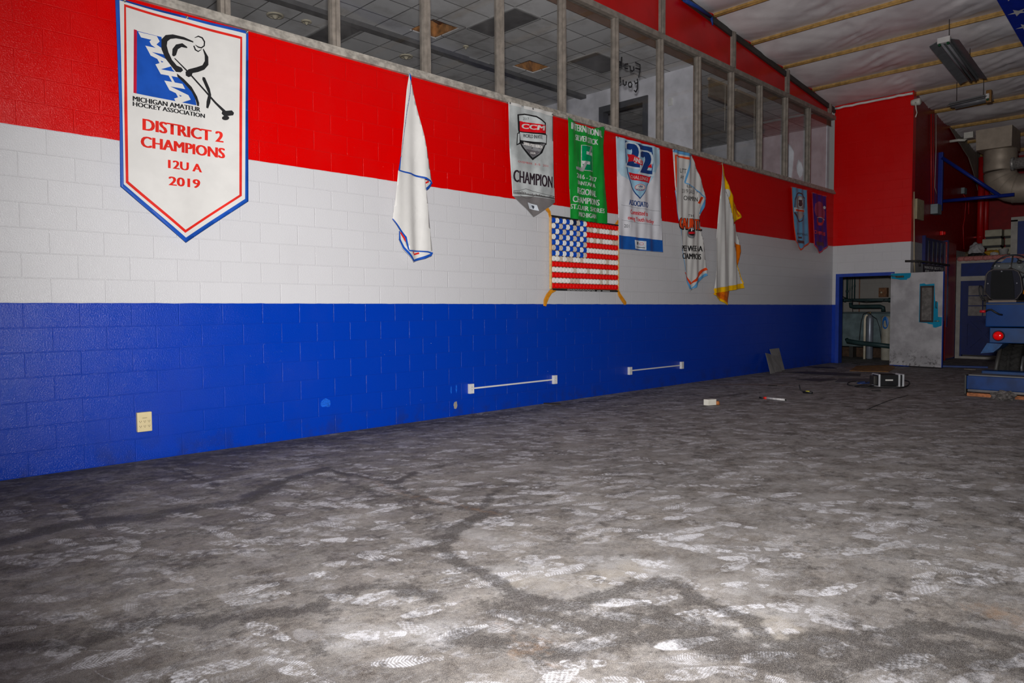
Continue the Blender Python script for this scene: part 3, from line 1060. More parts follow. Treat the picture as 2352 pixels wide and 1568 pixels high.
fig = [[(560, 262), (500, 235), (430, 218), (385, 222), (358, 250), (358, 310), (383, 370), (425, 425), (450, 455), (480, 458), (495, 445), (485, 428), (455, 415), (425, 380), (402, 330), (392, 290), (396, 262), (415, 247), (450, 243), (500, 252), (560, 270)],
       [(425, 350), (428, 310), (450, 282), (490, 274), (522, 298), (520, 305), (485, 298), (462, 312), (450, 350), (435, 358)],
       [(625, 308), (655, 360), (656, 410), (630, 440), (590, 455), (555, 462), (550, 480), (530, 488), (512, 478), (510, 455), (530, 438), (580, 425), (618, 412), (633, 385), (632, 350), (620, 312)],
       [(455, 465), (500, 500), (550, 550), (585, 610), (598, 650), (597, 670), (585, 668), (575, 630), (550, 580), (500, 525), (458, 485)],
       [(620, 485), (635, 490), (665, 560), (674, 600), (668, 650), (655, 685), (643, 680), (645, 640), (657, 590), (635, 540), (617, 500)],
       [(742, 702), (800, 699), (813, 715), (808, 730), (755, 736), (738, 718)], c1.ellipse((762, 746), 22, 14)]
fg = c1.poly('player_figure', fig, 4, BLACK, g)
c1.strokes('player_lines', [([(567, 240), (590, 230), (615, 240), (630, 265), (628, 290), (610, 303), (590, 298), (572, 285)], [3, 8, 9, 9, 9, 9, 8, 3], False),
                            ([(562, 290), (572, 315), (590, 326), (612, 312)], [8, 9, 8, 3], False),
                            ([(440, 370), (530, 460), (640, 580), (700, 650), (757, 708)], [6, 9, 10, 12, 17], False)], 5, BLACK, g)
c1.text('small_print', [('MICHIGAN AMATEUR', (177, 638), (606, 706), (0, -30), 0.025, 0), ('HOCKEY ASSOCIATION', (177, 670), (635, 744), (0, -27), 0.025, 0)], 2, BLACK, B1)
c1.text('lettering', [('DISTRICT 2', (243, 822), (747, 900), (0, -72), 0.026, 0), ('CHAMPIONS', (231, 928), (757, 1000), (0, -68), 0.026, 0),
                      ('12U A', (402, 1062), (615, 1088), (0, -52), 0.026, 0), ('2019', (405, 1170), (603, 1188), (0, -55), 0.026, 0)], 2, REDPR, B1)
grom(c1, [(893, 207), (520, 112), (120, 10)], B1)

# 2. white banner hanging folded by one corner
c2 = Cloth(860, 160, 3.41, -0.07, lambda x, z: 0.03 + 0.018 * math.sin(16 * x + 1.2 * z) + 0.01 * math.sin(31 * x))
o = at(947, 602, 'y', -0.1)
B2 = thing('banner', (o.x, -0.1, o.z), 'white banner with blue hem hanging folded back from one corner, no writing visible', 'banner')
back = VINYLW
c2.poly('front_face', [[(178, 1262), (205, 1290), (245, 1400), (433, 1432), (428, 1462), (295, 1508), (205, 1400), (175, 1325)], [(330, 858), (400, 872), (432, 880), (426, 915), (378, 952), (340, 900)]], 0, VINYLW, B2, thick=0.002)
c2.strokes('hem', [([(180, 1265), (183, 1330), (214, 1395), (297, 1497), (380, 1470), (428, 1450), (433, 1432)], [8, 14, 16, 20, 20, 18, 8], False),
                   ([(378, 944), (404, 925), (424, 905), (430, 885)], [18, 20, 16, 8], False)], 1, BLUEP, B2)
c2.strokes('red_line', [([(190, 1275), (212, 1310), (232, 1345)], 16, False), ([(290, 1425), (302, 1448), (345, 1436)], 14, False), ([(370, 895), (392, 885), (408, 878)], 14, False)], 1, REDPR, B2)
c2.poly('lower_fold', [[(162, 795), (270, 815), (372, 858), (395, 1050), (435, 1432), (400, 1427), (340, 1420), (250, 1418), (236, 1345), (180, 1252), (130, 1168), (148, 980)]], 3, back, B2, thick=0.002)
c2.strokes('hem', [([(130, 1168), (180, 1250), (225, 1315), (243, 1405), (250, 1419), (340, 1422), (400, 1428), (436, 1440)], [6, 11, 14, 10, 10, 10, 11, 14], False)], 4, BLUEP, B2)
c2.poly('upper_fold', [[(256, 36), (270, 90), (300, 230), (360, 520), (430, 882), (420, 880), (375, 855), (270, 818), (163, 796), (182, 690), (215, 420), (238, 160)]], 6, back, B2, thick=0.002)
c2.strokes('hem', [([(165, 795), (270, 818), (375, 855), (418, 878), (430, 896)], [10, 12, 14, 14, 10], False), ([(180, 688), (166, 795)], [7, 14], False),
                   ([(258, 36), (266, 70), (268, 95)], [5, 14, 4], False)], 7, BLUEP, B2)
c2.strokes('stitching', [([(268, 95), (262, 190), (238, 330), (222, 450), (184, 690)], [5, 7, 6, 6, 6], False)], 7, P('stitched_edge', (120, 124, 150), 0.5, var=0.5, scale=60), B2)

grom(c2, [(262, 50)], B2)

# 3. grey world invite champion banner
c3 = Cloth(1160, 230, 5.6, -0.06, wave(0.007, 13, 1.5, 0.2, 0.004, 27))
o = at(1226, 498, 'y', -0.06)
B3 = thing('banner', (o.x, -0.06, o.z), 'grey pointed champion banner with black and red shield and white top strip', 'banner')
GREYC = P('grey_print', (168, 172, 172), 0.42, var=0.28, scale=3)
c3.poly('cloth', [[(42, 25), (615, 165), (625, 700), (648, 1315), (372, 1502), (98, 1230), (60, 600)]], 0, GREYC, B3, thick=0.002)
c3.poly('tip', [[(98, 1232), (370, 1240), (646, 1280), (648, 1313), (372, 1500)]], 1, P('dark_grey_print', (112, 108, 108), 0.45), B3)
c3.poly('top_strip', [[(42, 22), (212, 62), (212, 98), (44, 55)], [(247, 70), (616, 162), (616, 207), (247, 108)]], 1, VINYLW, B3)
sh = c3.poly('shield', [[(148, 185), (250, 172), (400, 203), (525, 290), (525, 436), (540, 452), (532, 572), (516, 578), (470, 680), (358, 773), (290, 706), (210, 600), (188, 562), (136, 584), (144, 430), (164, 418), (156, 380)]], 2, BLACK, B3)
c3.poly('shield_face', [[(168, 200), (250, 190), (395, 222), (505, 300), (505, 322), (172, 272)], [(180, 412), (527, 452), (522, 552), (190, 514)], [(152, 436), (176, 430), (176, 545), (147, 566)]], 3, P('pale_grey_print', (190, 196, 196), 0.4), sh)
c3.poly('shield_rim', [[(205, 560), (240, 610), (300, 680), (356, 740), (430, 690), (490, 590), (512, 560), (500, 560), (475, 590), (425, 672), (356, 718), (310, 672), (262, 615), (225, 560)]], 3, P('mid_grey_print', (130, 130, 132), 0.4), sh)
c3.poly('red_band', [[(178, 268), (518, 323), (518, 428), (180, 400)]], 3, P('shield_red', (214, 18, 30), 0.4), sh)
c3.poly('shield_foot', [[(262, 628), (440, 665), (425, 684), (356, 734), (300, 678)]], 4, P('foot_grey_print', (92, 88, 92), 0.4), sh)
c3.text('letters', [('CCM', (205, 362), (490, 392), (0, -60), 0.05, 0.25), ('SARNIA-PORT HURON', (233, 575), (463, 625), (0, -37), 0.03, 0), ('A/AA', (318, 690), (385, 698), (0, -28), 0.02, 0)], 5, VINYLW, sh)
c3.text('letters', [('2017', (225, 257), (298, 262), (0, -36), 0.0, 0), ('WORLD INVITE', (225, 480), (466, 502), (0, -48), 0.015, 0)], 5, P('charcoal_print', (62, 64, 68), 0.5), sh)
c3.text('small_print', [('OVEMBER', (160, 800), (355, 828), (0, -24), 0.0, 0), ('3-5', (380, 833), (445, 843), (0, -24), 0.0, 0), ('201', (480, 850), (550, 860), (0, -24), 0.0, 0)], 1, P('dull_red_print', (178, 60, 64), 0.5), B3)
c3.text('lettering', [('CHAMPION', (106, 1046), (606, 1128), (0, -152), 0.015, 0)], 2, P('plum_black_print', (44, 32, 40), 0.5), B3)
sky = []
for k in range(26):
    x = 105 + k * 20.5
    hgt = 18 + 60 * abs(noise.noise(Vector((k * 0.9, 3, 1))))
    yb = 1185 + (x - 105) * 0.15
    sky.append([(x, yb + 6), (x + 15, yb + 8), (x + 15, yb - hgt * 0.45), (x + 8, yb - hgt * 0.7), (x, yb - hgt * 0.4)])
c3.poly('skyline', sky, 1, P('skyline_print', (92, 90, 90), 0.5), B3)
c3.strokes('bridge_lines', [([(102, 1165), (190, 1160), (260, 1140), (330, 1160), (460, 1200), (640, 1240)], 5, False), ([(102, 1200), (300, 1215), (640, 1270)], 7, False), ([(190, 1225), (260, 1262), (330, 1255), (380, 1228)], 4, False), ([(400, 1225), (640, 1265)], 10, False)], 2, P('bridge_print', (70, 68, 68), 0.5), B3)
lb = c3.poly('label', [[(285, 1315), (408, 1350), (434, 1425), (310, 1396)]], 2, P('pale_label', (205, 212, 220), 0.4), B3)
c3.poly('label_print', [[(338, 1350), (374, 1358), (378, 1380), (362, 1402), (346, 1374)]], 3, P('label_ink', (70, 74, 84), 0.5), lb)
grom(c3, [(57, 40), (352, 112), (604, 186)], B3)

# 4. green silver stick banner
c4 = Cloth(1295, 260, 6.03, -0.094, wave(0.015, 20, 2.5, 0.8, 0.004, 43), 0.02)
o = at(1390, 516, 'y', -0.088)
B4 = thing('banner', (o.x - .3, -0.055, o.z), 'green satin banner with silver regional champions lettering', 'banner')
GREEN = P('green_satin', (24, 132, 48), 0.3, var=0.1)
c4.poly('cloth', [[(55, 48), (110, 95), (200, 150), (330, 195), (400, 212), (460, 205), (520, 186), (577, 182), (566, 330), (556, 450), (560, 700), (576, 1000), (600, 1350), (592, 1532), (350, 1500), (100, 1452), (98, 1250), (82, 1000), (75, 700), (66, 300)]], 0, GREEN, B4, thick=0.0015, step=0.025)
SILV = P('silver_foil', (205, 208, 205), 0.35, 0.25, var=0.2, scale=30)
sb = c4.poly('emblem', [[(245, 436), (403, 462), (408, 812), (250, 786)]], 1, SILV, B4, step=0.03)
c4.poly('emblem_face', [[(252, 444), (396, 468), (398, 545), (300, 528), (297, 570), (398, 592), (402, 802), (268, 782), (262, 700), (350, 714), (353, 672), (254, 655)]], 2, P('emerald_foil', (0, 128, 80), 0.25, var=0.2, scale=8), sb, step=0.03)
c4.poly('stick', [[(372, 452), (400, 456), (352, 582), (326, 576)], [(290, 662), (320, 667), (268, 808), (160, 776), (156, 738), (252, 752)]], 3, P('stick_silver', (150, 152, 152), 0.4, 0.2), sb, step=0.03)
c4.text('lettering', [('INTERNATIONAL', (94, 218), (530, 336), (0, -92), 0.02, 0), ('SILVER STICK', (166, 368), (460, 440), (0, -76), 0.017, 0), ('2016 - 2017', (172, 890), (455, 950), (0, -62), 0.02, 0),
                      ('BANTAM A', (187, 980), (442, 1032), (0, -54), 0.02, 0), ('REGIONAL', (178, 1108), (455, 1160), (0, -84), 0.017, 0), ('CHAMPIONS', (128, 1226), (495, 1280), (0, -84), 0.017, 0),
                      ('ST.CLAIR SHORES', (104, 1318), (552, 1386), (0, -64), 0.017, 0), ('MICHIGAN', (197, 1425), (450, 1462), (0, -62), 0.017, 0)], 1, SILV, B4, step=0.05)

grom(c4, [(64, 62), (566, 200)], B4)

# 5. two and two challenge banner
c5 = Cloth(1405, 300, 5.41, -0.088, wave(0.011, 15, 3.0, 1.8, 0.004, 31), 0.025)
o = at(1508, 578, 'y', -0.088)
B5 = thing('banner', (o.x - .5, -0.055, o.z), 'white association banner with a blue and red shield and blue bottom band', 'banner')
c5.poly('cloth', [[(52, 70), (600, 215), (606, 500), (610, 800), (620, 1100), (628, 1510), (82, 1467), (86, 1000), (72, 500)]], 0, P('white_satin', (208, 208, 214), 0.32, var=0.05), B5, thick=0.0015, step=0.03)
c5.poly('tinted_top', [[(53, 72), (599, 216), (604, 400), (560, 480), (480, 640), (400, 700), (260, 640), (120, 560), (74, 480)]], 0.5, P('pale_blue_print', (168, 196, 212), 0.35, var=0.08), B5, step=0.03)
c5.poly('bottom_band', [[(85, 1298), (622, 1362), (628, 1508), (82, 1465)]], 1, P('band_blue', (28, 84, 160), 0.35), B5, step=0.03)
sh = c5.poly('shield', [[(160, 120), (495, 210), (506, 330), (506, 430), (490, 560), (465, 650), (420, 750), (350, 850), (300, 790), (240, 690), (195, 540), (170, 400), (160, 260)]], 1, P('navy_print', (28, 62, 122), 0.38), B5)
c5.poly('shield_face', [[(167, 190), (488, 270), (497, 340), (497, 430), (482, 555), (457, 645), (413, 742), (350, 834), (306, 780), (248, 685), (204, 535), (179, 400), (169, 260)]], 2, P('sky_print', (150, 190, 214), 0.38), sh)
c5.text('numeral_edge', [('2', (190, 448), (325, 474), (0, -305), 0.07, 0), ('2', (350, 540), (488, 560), (0, -295), 0.07, 0)], 3, P('numeral_white', (196, 206, 214), 0.4), sh)
c5.text('numeral', [('2', (200, 430), (308, 452), (0, -268), 0.055, 0), ('2', (362, 520), (470, 536), (0, -258), 0.055, 0)], 5, P('numeral_navy', (26, 58, 118), 0.4), sh)
c5.poly('ribbon', [[(180, 290), (262, 300), (320, 340), (380, 385), (372, 438), (320, 420), (258, 380), (190, 388), (202, 340)], [(482, 412), (488, 465), (440, 456), (460, 432)]], 6, P('ribbon_red', (206, 28, 40), 0.4), sh)
c5.text('letters', [('AND', (264, 378), (355, 425), (0, -58), 0.02, 0)], 7, VINYLW, sh)
c5.poly('red_band', [[(205, 515), (482, 576), (466, 648), (228, 604)]], 3, P('ribbon_red', (206, 28, 40), 0.4), sh)
c5.text('letters', [('CHALLENGE', (228, 590), (455, 628), (0, -42), 0.0, 0)], 4, VINYLW, sh)
c5.poly('small_badge', [c5.ellipse((347, 706), 58, 42)], 3, VINYLW, sh)
c5.strokes('badge_ring', [(c5.ellipse((347, 706), 56, 40), 5, True)], 4, P('ribbon_red', (206, 28, 40), 0.4), sh)
c5.text('badge_print', [('USA', (325, 705), (372, 709), (0, -24), 0.03, 0), ('HOCKEY', (300, 742), (392, 750), (0, -22), 0.02, 0)], 5, P('navy_print', (28, 62, 122), 0.38), sh)
c5.text('blue_lettering', [('ASSOCIATIO', (208, 920), (455, 958), (0, -66), 0.02, 0)], 1, P('navy_print', (28, 62, 122), 0.38), B5)
c5.text('red_lettering', [('Committed to', (225, 1035), (448, 1062), (0, -56), 0.016, 0), ('owing Youth Hockey', (196, 1102), (528, 1155), (0, -50), 0.015, 0)], 1, P('ribbon_red', (206, 28, 40), 0.4), B5)
c5.strokes('rule', [([(120, 921), (350, 965), (588, 1003)], 3, False), ([(126, 1108), (350, 1150), (592, 1178)], 3, False)], 1, P('rule_grey', (110, 110, 116), 0.5), B5)
c5.text('year', [('201', (163, 1200), (210, 1207), (0, -40), 0.0, 0)], 1, BLACK, B5)
lb = c5.poly('label', [[(276, 1358), (424, 1374), (426, 1482), (282, 1466)]], 2, P('pale_label', (205, 212, 220), 0.4), B5)
c5.poly('label_marks', [[(308, 1378), (332, 1381), (332, 1410), (320, 1420), (308, 1408)], [(296, 1440), (410, 1452), (410, 1460), (296, 1448)]], 3, P('label_ink', (70, 74, 84), 0.5), lb)
c5.strokes('label_oval', [(c5.ellipse((370, 1406), 22, 15), 4, True)], 3, P('ribbon_red', (206, 28, 40), 0.4), lb)

grom(c5, [(66, 84), (588, 224)], B5)

# 6. gauntlet banner with its corner folded down
c6 = Cloth(1530, 330, 4.183, -0.06, wave(0.012, 15, 2.2, 0.5, 0.008, 33))
o = at(1586, 667, 'y', -0.06)
B6 = thing('banner', (o.x, -0.06, o.z), 'white champions banner with light blue and orange border and its upper corner folded over', 'banner')
OR = P('orange_print', (222, 72, 30), 0.38)
c6.poly('cloth', [[(60, 50), (240, 98), (245, 300), (300, 460), (330, 590), (325, 695), (335, 830), (365, 1000), (382, 1180), (387, 1262), (340, 1300), (312, 1325), (285, 1378), (237, 1412), (182, 1255), (172, 1150), (150, 980), (130, 800), (100, 620), (80, 400), (70, 180)]], 0, VINYLW, B6, thick=0.002, step=0.03)
c6.strokes('blue_border', [([(64, 66), (238, 112)], [28, 28], False), ([(183, 1250), (238, 1395), (275, 1372), (300, 1325), (335, 1290), (385, 1252)], [10, 22, 24, 24, 24, 24], False), ([(81, 450), (100, 620), (130, 800), (152, 980), (172, 1150), (183, 1250)], 5, False)], 1, LBLUE, B6)
c6.strokes('orange_border', [([(88, 420), (86, 250), (84, 112), (220, 146)], [4, 12, 20, 22], False), ([(174, 1235), (236, 1345), (285, 1305), (318, 1250), (345, 1220), (384, 1200)], [8, 22, 24, 26, 26, 24], False)], 2, OR, B6)
sf = c6.poly('side_fold', [[(300, 462), (350, 500), (373, 540), (350, 620), (325, 697), (312, 600)]], 2, VINYLW, B6, thick=0.002)
c6.strokes('side_stripes', [([(312, 575), (340, 512)], [24, 22], False)], 3, OR, sf)
c6.strokes('side_stripes', [([(322, 675), (345, 610), (368, 540)], [12, 22, 22], False)], 3, LBLUE, sf)
cf = c6.poly('corner_fold', [[(240, 98), (290, 240), (340, 400), (373, 540), (285, 442), (172, 374), (205, 240)]], 5, VINYLW, B6, thick=0.002)
c6.strokes('fold_hem', [([(236, 100), (205, 240), (178, 372)], [10, 14, 12], False), ([(176, 374), (230, 405), (285, 440), (372, 532)], [8, 8, 8, 10], False)], 6, LBLUE, cf)
c6.text('lettering', [('LITT', (138, 276), (192, 286), (0, -42), 0.0, 0), ('AM', (138, 335), (172, 342), (0, -36), 0.0, 0), ('LEA', (195, 418), (246, 428), (0, -26), 0.0, 0),
                      ('2019 GAUN', (152, 470), (280, 486), (0, -40), 0.0, 0), ('CHAMPION', (177, 540), (303, 556), (0, -42), 0.01, 0), ('THE', (212, 703), (268, 708), (0, -26), 0.0, 0),
                      ('PEE WEE AA', (150, 1030), (346, 1034), (0, -54), 0.022, 0), ('CHAMPIONS', (156, 1104), (336, 1112), (0, -54), 0.022, 0)], 1, BLACK, B6)
c6.text('title_shadow', [('GAUNTL', (124, 822), (336, 836), (0, -112), 0.04, 0.0)], 1, BLACK, B6)
c6.text('title', [('GAUNTL', (124, 812), (330, 826), (0, -100), 0.02, 0.0)], 2, OR, B6)
em = c6.poly('emblem', [c6.ellipse((242, 858), 38, 52)], 3, P('emblem_grey', (120, 122, 126), 0.4), B6)
c6.poly('emblem_disc', [c6.ellipse((243, 848), 30, 36)], 4, BLACK, em)
c6.poly('emblem_bar', [[(214, 846), (272, 846), (272, 868), (214, 866)]], 5, P('ribbon_red', (206, 28, 40), 0.4), em)
c6.text('emblem_mark', [('P', (232, 840), (248, 842), (0, -26), 0.03, 0)], 5, VINYLW, em)

grom(c6, [(72, 64), (226, 104)], B6)

# 7. white banner with yellow hem
c7 = Cloth(1530, 330, 4.183, -0.075, lambda x, z: 0.02 + 0.02 * math.sin(17 * x + 1.5 * z) + 0.006 * math.sin(41 * x))
o = at(1668, 698, 'y', -0.09)
B7 = thing('banner', (o.x, -0.09, o.z), 'white banner with yellow hem hanging twisted from one corner', 'banner')
YEL = P('yellow_print', (232, 176, 10), 0.4)
ORD = P('deep_orange_print', (214, 108, 12), 0.4)
c7.poly('lower_triangle', [[(443, 1436), (606, 1405), (600, 1470), (580, 1553), (510, 1500)]], 0, ORD, B7, thick=0.002)
c7.strokes('triangle_hem', [([(445, 1440), (510, 1492), (578, 1544)], [10, 18, 16], False)], 1, YEL, B7)
c7.text('triangle_print', [('CHAMPIONS', (472, 1436), (572, 1520), (24, -24), 0.0, 0)], 1, P('rust_print', (176, 60, 20), 0.5), B7)
c7.poly('rear_fold', [[(622, 775), (660, 768), (680, 860), (698, 975), (640, 948)]], 0, VINYLW, B7, thick=0.002)
c7.poly('orange_fold', [[(638, 944), (700, 975), (706, 1035), (682, 1182), (650, 1050)]], 1, ORD, B7, thick=0.002)
c7.poly('front_face', [[(522, 178), (540, 215), (578, 360), (610, 470), (640, 545), (675, 630), (710, 706), (625, 776), (600, 600), (560, 400)]], 1, YEL, B7, thick=0.002)
c7.strokes('yellow_print', [([(640, 575), (665, 640), (690, 700)], 10, False)], 2, P('amber_print', (206, 120, 20), 0.5), B7)
c7.text('edge_letters', [('Illinois', (643, 610), (682, 706), (20, -12), 0.0, 0)], 3, P('rust_print', (176, 60, 20), 0.5), B7)
c7.poly('badge', [c7.ellipse((576, 480), 24, 44)], 3, VINYLW, B7)
c7.poly('cloth', [[(522, 178), (540, 330), (575, 470), (602, 590), (625, 770), (640, 960), (662, 1080), (682, 1185), (700, 1270), (722, 1345), (580, 1372), (445, 1394), (462, 1150), (488, 800), (500, 500)]], 4, VINYLW, B7, thick=0.002, step=0.03)
c7.strokes('hem', [([(443, 1414), (580, 1392), (722, 1364)], [46, 46, 46], False), ([(655, 1060), (682, 1190), (720, 1345)], [3, 5, 6], False)], 5, YEL, B7)

grom(c7, [(526, 196)], B7)

# 8 and 9. two small pointed pennants near the corner
c8 = Cloth(1800, 410, 8.25, -0.05, wave(0.010, 22, 2.0, 0.6))
o = at(1839, 575, 'y', -0.05)
B8 = thing('banner', (o.x, -0.05, o.z), 'small light blue pointed banner with orange edge, second from the far corner', 'banner')
c8.poly('border', [[(150, 148), (438, 215), (448, 400), (480, 800), (505, 1215), (325, 1362), (228, 1192), (198, 900), (168, 500)]], 0, OR, B8, thick=0.002, step=0.04)
c8.poly('cloth', [[(160, 158), (428, 222), (432, 450), (455, 850), (476, 1200), (326, 1330), (236, 1188), (206, 900), (176, 500)]], 1, P('teal_blue_print', (96, 158, 196), 0.4, var=0.1), B8)
sh = c8.strokes('shield', [([(210, 400), (240, 300), (290, 270), (350, 300), (398, 380)], [16, 22, 24, 22, 16], False), ([(205, 640), (250, 740), (300, 820), (350, 790), (385, 690)], [22, 24, 24, 20, 16], False), ([(212, 390), (206, 560)], 10, False), ([(395, 390), (390, 560)], 10, False)], 2, P('maroon_print', (84, 56, 60), 0.5), B8)
c8.poly('shield_face', [[(225, 400), (290, 320), (370, 360), (384, 560), (370, 690), (305, 780), (250, 690), (222, 560)]], 2, P('shield_tan', (160, 150, 150), 0.5), sh)
c8.poly('face_disc', [c8.ellipse((308, 450), 45, 95)], 3, P('disc_pale', (190, 200, 205), 0.5), sh)
c8.poly('disc_centre', [c8.ellipse((310, 480), 28, 50), [(280, 400), (335, 410), (330, 445), (285, 440)]], 4, P('maroon_print', (84, 56, 60), 0.5), sh)
c8.poly('shield_band', [[(188, 545), (390, 585), (390, 640), (190, 625)]], 5, P('disc_pale', (190, 200, 205), 0.5), sh)
c8.poly('shield_mark', [[(215, 580), (380, 604), (380, 636), (215, 616)]], 6, OR, sh)
c8.text('lettering', [('AMPIONS', (236, 1062), (440, 1088), (0, -44), 0.01, 0)], 2, P('slate_print', (70, 78, 86), 0.5), B8)
c8.poly('plaque', [[(245, 1160), (390, 1185), (390, 1235), (250, 1215)], [(270, 1095), (335, 1105), (335, 1135), (275, 1130)]], 2, P('maroon_print', (84, 56, 60), 0.5), B8)

c9 = Cloth(1800, 410, 8.25, -0.05, wave(0.010, 22, 2.0, 2.1))
o = at(1883, 582, 'y', -0.05)
B9 = thing('banner', (o.x, -0.05, o.z), 'small purple pointed banner with pink edge in the far corner', 'banner')
PINK = P('pink_edge', (196, 60, 70), 0.5)
c9.poly('border', [[(543, 253), (802, 328), (806, 700), (820, 1000), (850, 1285), (682, 1420), (583, 1262), (568, 800), (550, 450)]], 0, PINK, B9, thick=0.002, step=0.04)
c9.poly('cloth', [[(553, 275), (790, 342), (795, 700), (806, 1000), (826, 1272), (684, 1388), (594, 1252), (578, 800), (560, 450)]], 1, P('purple_print', (52, 36, 120), 0.42, var=0.2), B9)
c9.poly('emblem', [[(590, 470), (670, 430), (740, 480), (780, 640), (770, 760), (600, 700), (580, 600)]], 2, P('mauve_print', (150, 66, 96), 0.5), B9)
c9.poly('emblem_base', [c9.ellipse((690, 800), 75, 90)], 2, PINK, B9)
c9.poly('emblem_core', [c9.ellipse((690, 785), 45, 50)], 3, P('navy_print', (28, 62, 122), 0.38), B9)
c9.strokes('emblem_arc', [([(615, 740), (680, 735), (740, 760), (770, 785)], 10, False)], 4, P('disc_pale', (190, 200, 205), 0.5), B9)
c9.poly('star', [[(745, 540), (765, 515), (785, 545), (775, 580), (755, 575)]], 4, P('disc_pale', (190, 200, 205), 0.5), B9)
c9.text('lettering', [('CHAMPIONS', (582, 1040), (782, 1086), (0, -66), 0.03, 0)], 2, PINK, B9)
c9.poly('plaque', [[(606, 1185), (760, 1215), (762, 1280), (612, 1255)]], 2, P('maroon_print', (84, 56, 60), 0.5), B9)

grom(c8, [(165, 165), (425, 226)], B8); grom(c9, [(560, 272), (790, 340)], B9)

# ------------------------------------------------------------------ flag made of pucks inside a frame of hockey sticks
cF = Cloth(1230, 470, 6.535, -0.05, lambda x, z: 0.0)
tl, tr, bl, br_ = cF.pt((232, 160)), cF.pt((1245, 300)), cF.pt((222, 1265)), cF.pt((1240, 1295))
FX0, FX1 = (cF.pt((245, 700)).x), cF.pt((1238, 700)).x
FZ1, FZ0 = cF.pt((276, 190)).y, cF.pt((276, 1255)).y
FLAG = thing('puck_flag', ((FX0 + FX1) / 2, -0.05, FZ0 - 0.05), 'flag of red, white and blue hockey pucks framed by four hockey sticks', 'wall decoration')
b = MB(); b.box(FX0 - 0.005, FX1 + 0.005, -0.035, -0.012, FZ0 - 0.01, FZ1 + 0.01)
b.build('backing_board', P('backing_brown', (92, 70, 48), 0.7), FLAG)
PR = P('puck_red', (224, 12, 8), 0.45, var=0.1, scale=30); PB = P('puck_blue', (14, 70, 176), 0.45, var=0.15, scale=30)
PW = P('puck_white', (226, 224, 220), 0.5, var=0.06, scale=30); PC = P('puck_cream', (196, 184, 170), 0.55, var=0.1, scale=30); PN = P('puck_navy', (20, 36, 74), 0.45)
NCOL, NROW = 20, 13
dx, dz = (FX1 - FX0) / NCOL, (FZ1 - FZ0) / NROW
def puck(b, x, z, mi=0):
    r = min(dx, dz) * 0.5
    rx, rz = dx * 0.5, dz * 0.5
    n = 18
    prof = [(1.0, -0.012), (1.0, -0.054), (0.93, -0.059), (0.74, -0.059), (0.70, -0.0565), (0.42, -0.0565), (0.40, -0.0585), (0.0, -0.0585)]
    rings = []
    for pr, h in prof:
        rings.append([b.bm.verts.new((x + rx * max(pr, 0.001) * math.cos(k * 2 * math.pi / n), h, z + rz * max(pr, 0.001) * math.sin(k * 2 * math.pi / n))) for k in range(n)])
    for i in range(len(rings) - 1):
        for k in range(n):
            f = b.bm.faces.new((rings[i][k], rings[i][(k + 1) % n], rings[i + 1][(k + 1) % n], rings[i + 1][k]))
            f.material_index = mi
            f.smooth = i in (1, 3, 5)
cells = [(c, r) for c in range(NCOL) for r in range(NROW)]
rest = MB()
for c, r in cells:
    if c < 10 and r < 7:
        col = PB if (c + r) % 2 == 0 else None
        if c == 6 and r == 0: col = PN
    else:
        col = PR if r % 2 == 0 and r >= 8 or (r % 2 == 0 and r < 7) else None
    if col is None:
        col = PC if random.random() < 0.24 else PW
    x = FX0 + (c + 0.5) * dx; z = FZ1 - (r + 0.5) * dz
    if len([0 for q in cells[:cells.index((c, r))]]) < 100:
        b = MB(); puck(b, x, z)
        b.build('puck', col, FLAG)
    else:
        puck(rest, x, z, {PR: 0, PB: 1, PW: 2, PC: 3, PN: 4}[col])
rp = rest.build('puck', [PR, PB, PW, PC, PN], FLAG)
rp['kind'] = 'stuff'
STK = P('stick_amber', (204, 132, 30), 0.45, var=0.15, scale=20)
STKW = P('stick_wood', (206, 164, 108), 0.5, var=0.15, scale=20)
STKB = P('stick_black', (38, 38, 40), 0.4)
def w3(q, y=-0.05):
    p = cF.pt(q); return Vector((p.x, y, p.y))
def shaft(p0, p1, w, mat, name='stick_shaft'):
    b = MB(); c = (p0 + p1) / 2; d = (p1 - p0) / 2
    n = Vector((d.z, 0, -d.x)).normalized() * w
    b.obox(c, d, n, (0, 0.016, 0), bev=0.004)
    return b.build(name, mat, FLAG)
def blade(pts, ws, parent):
    b = MB()
    P3 = [w3(q) for q in pts]
    L, R = [], []
    for i, p in enumerate(P3):
        d = (P3[min(i + 1, len(P3) - 1)] - P3[max(i - 1, 0)]).normalized()
        n = Vector((d.z, 0, -d.x)) * ws[i]
        L.append(p + n + Vector((0, 0.008, 0))); R.append(p - n + Vector((0, 0.008, 0)))
    b.prism(L + R[::-1], (0, -0.018, 0))
    return b.build('stick_blade', STK, parent)
s1 = shaft(w3((222, 175)), w3((228, 1262)), 0.014, STKW); blade([(222, 190), (205, 110), (178, 70), (140, 30)], [.014, .022, .026, .026], s1)
s2 = shaft(w3((1246, 320), -0.045), w3((1243, 1290), -0.045), 0.008, STKW); blade([(1232, 1270), (1258, 1350), (1300, 1415), (1345, 1480), (1352, 1492)], [.012, .026, .030, .030, .012], s2)
s3 = shaft(w3((235, 166)), w3((1242, 312)), 0.011, STKB); blade([(1190, 300), (1218, 285), (1240, 240)], [.008, .020, .016], s3)
s4 = shaft(w3((250, 1272)), w3((1228, 1298)), 0.012, STKB); blade([(300, 1278), (230, 1300), (180, 1370), (150, 1440), (138, 1520)], [.013, .028, .032, .034, .020], s4)
cF2 = Cloth(1230, 470, 6.535, -0.068, lambda x, z: 0.0)
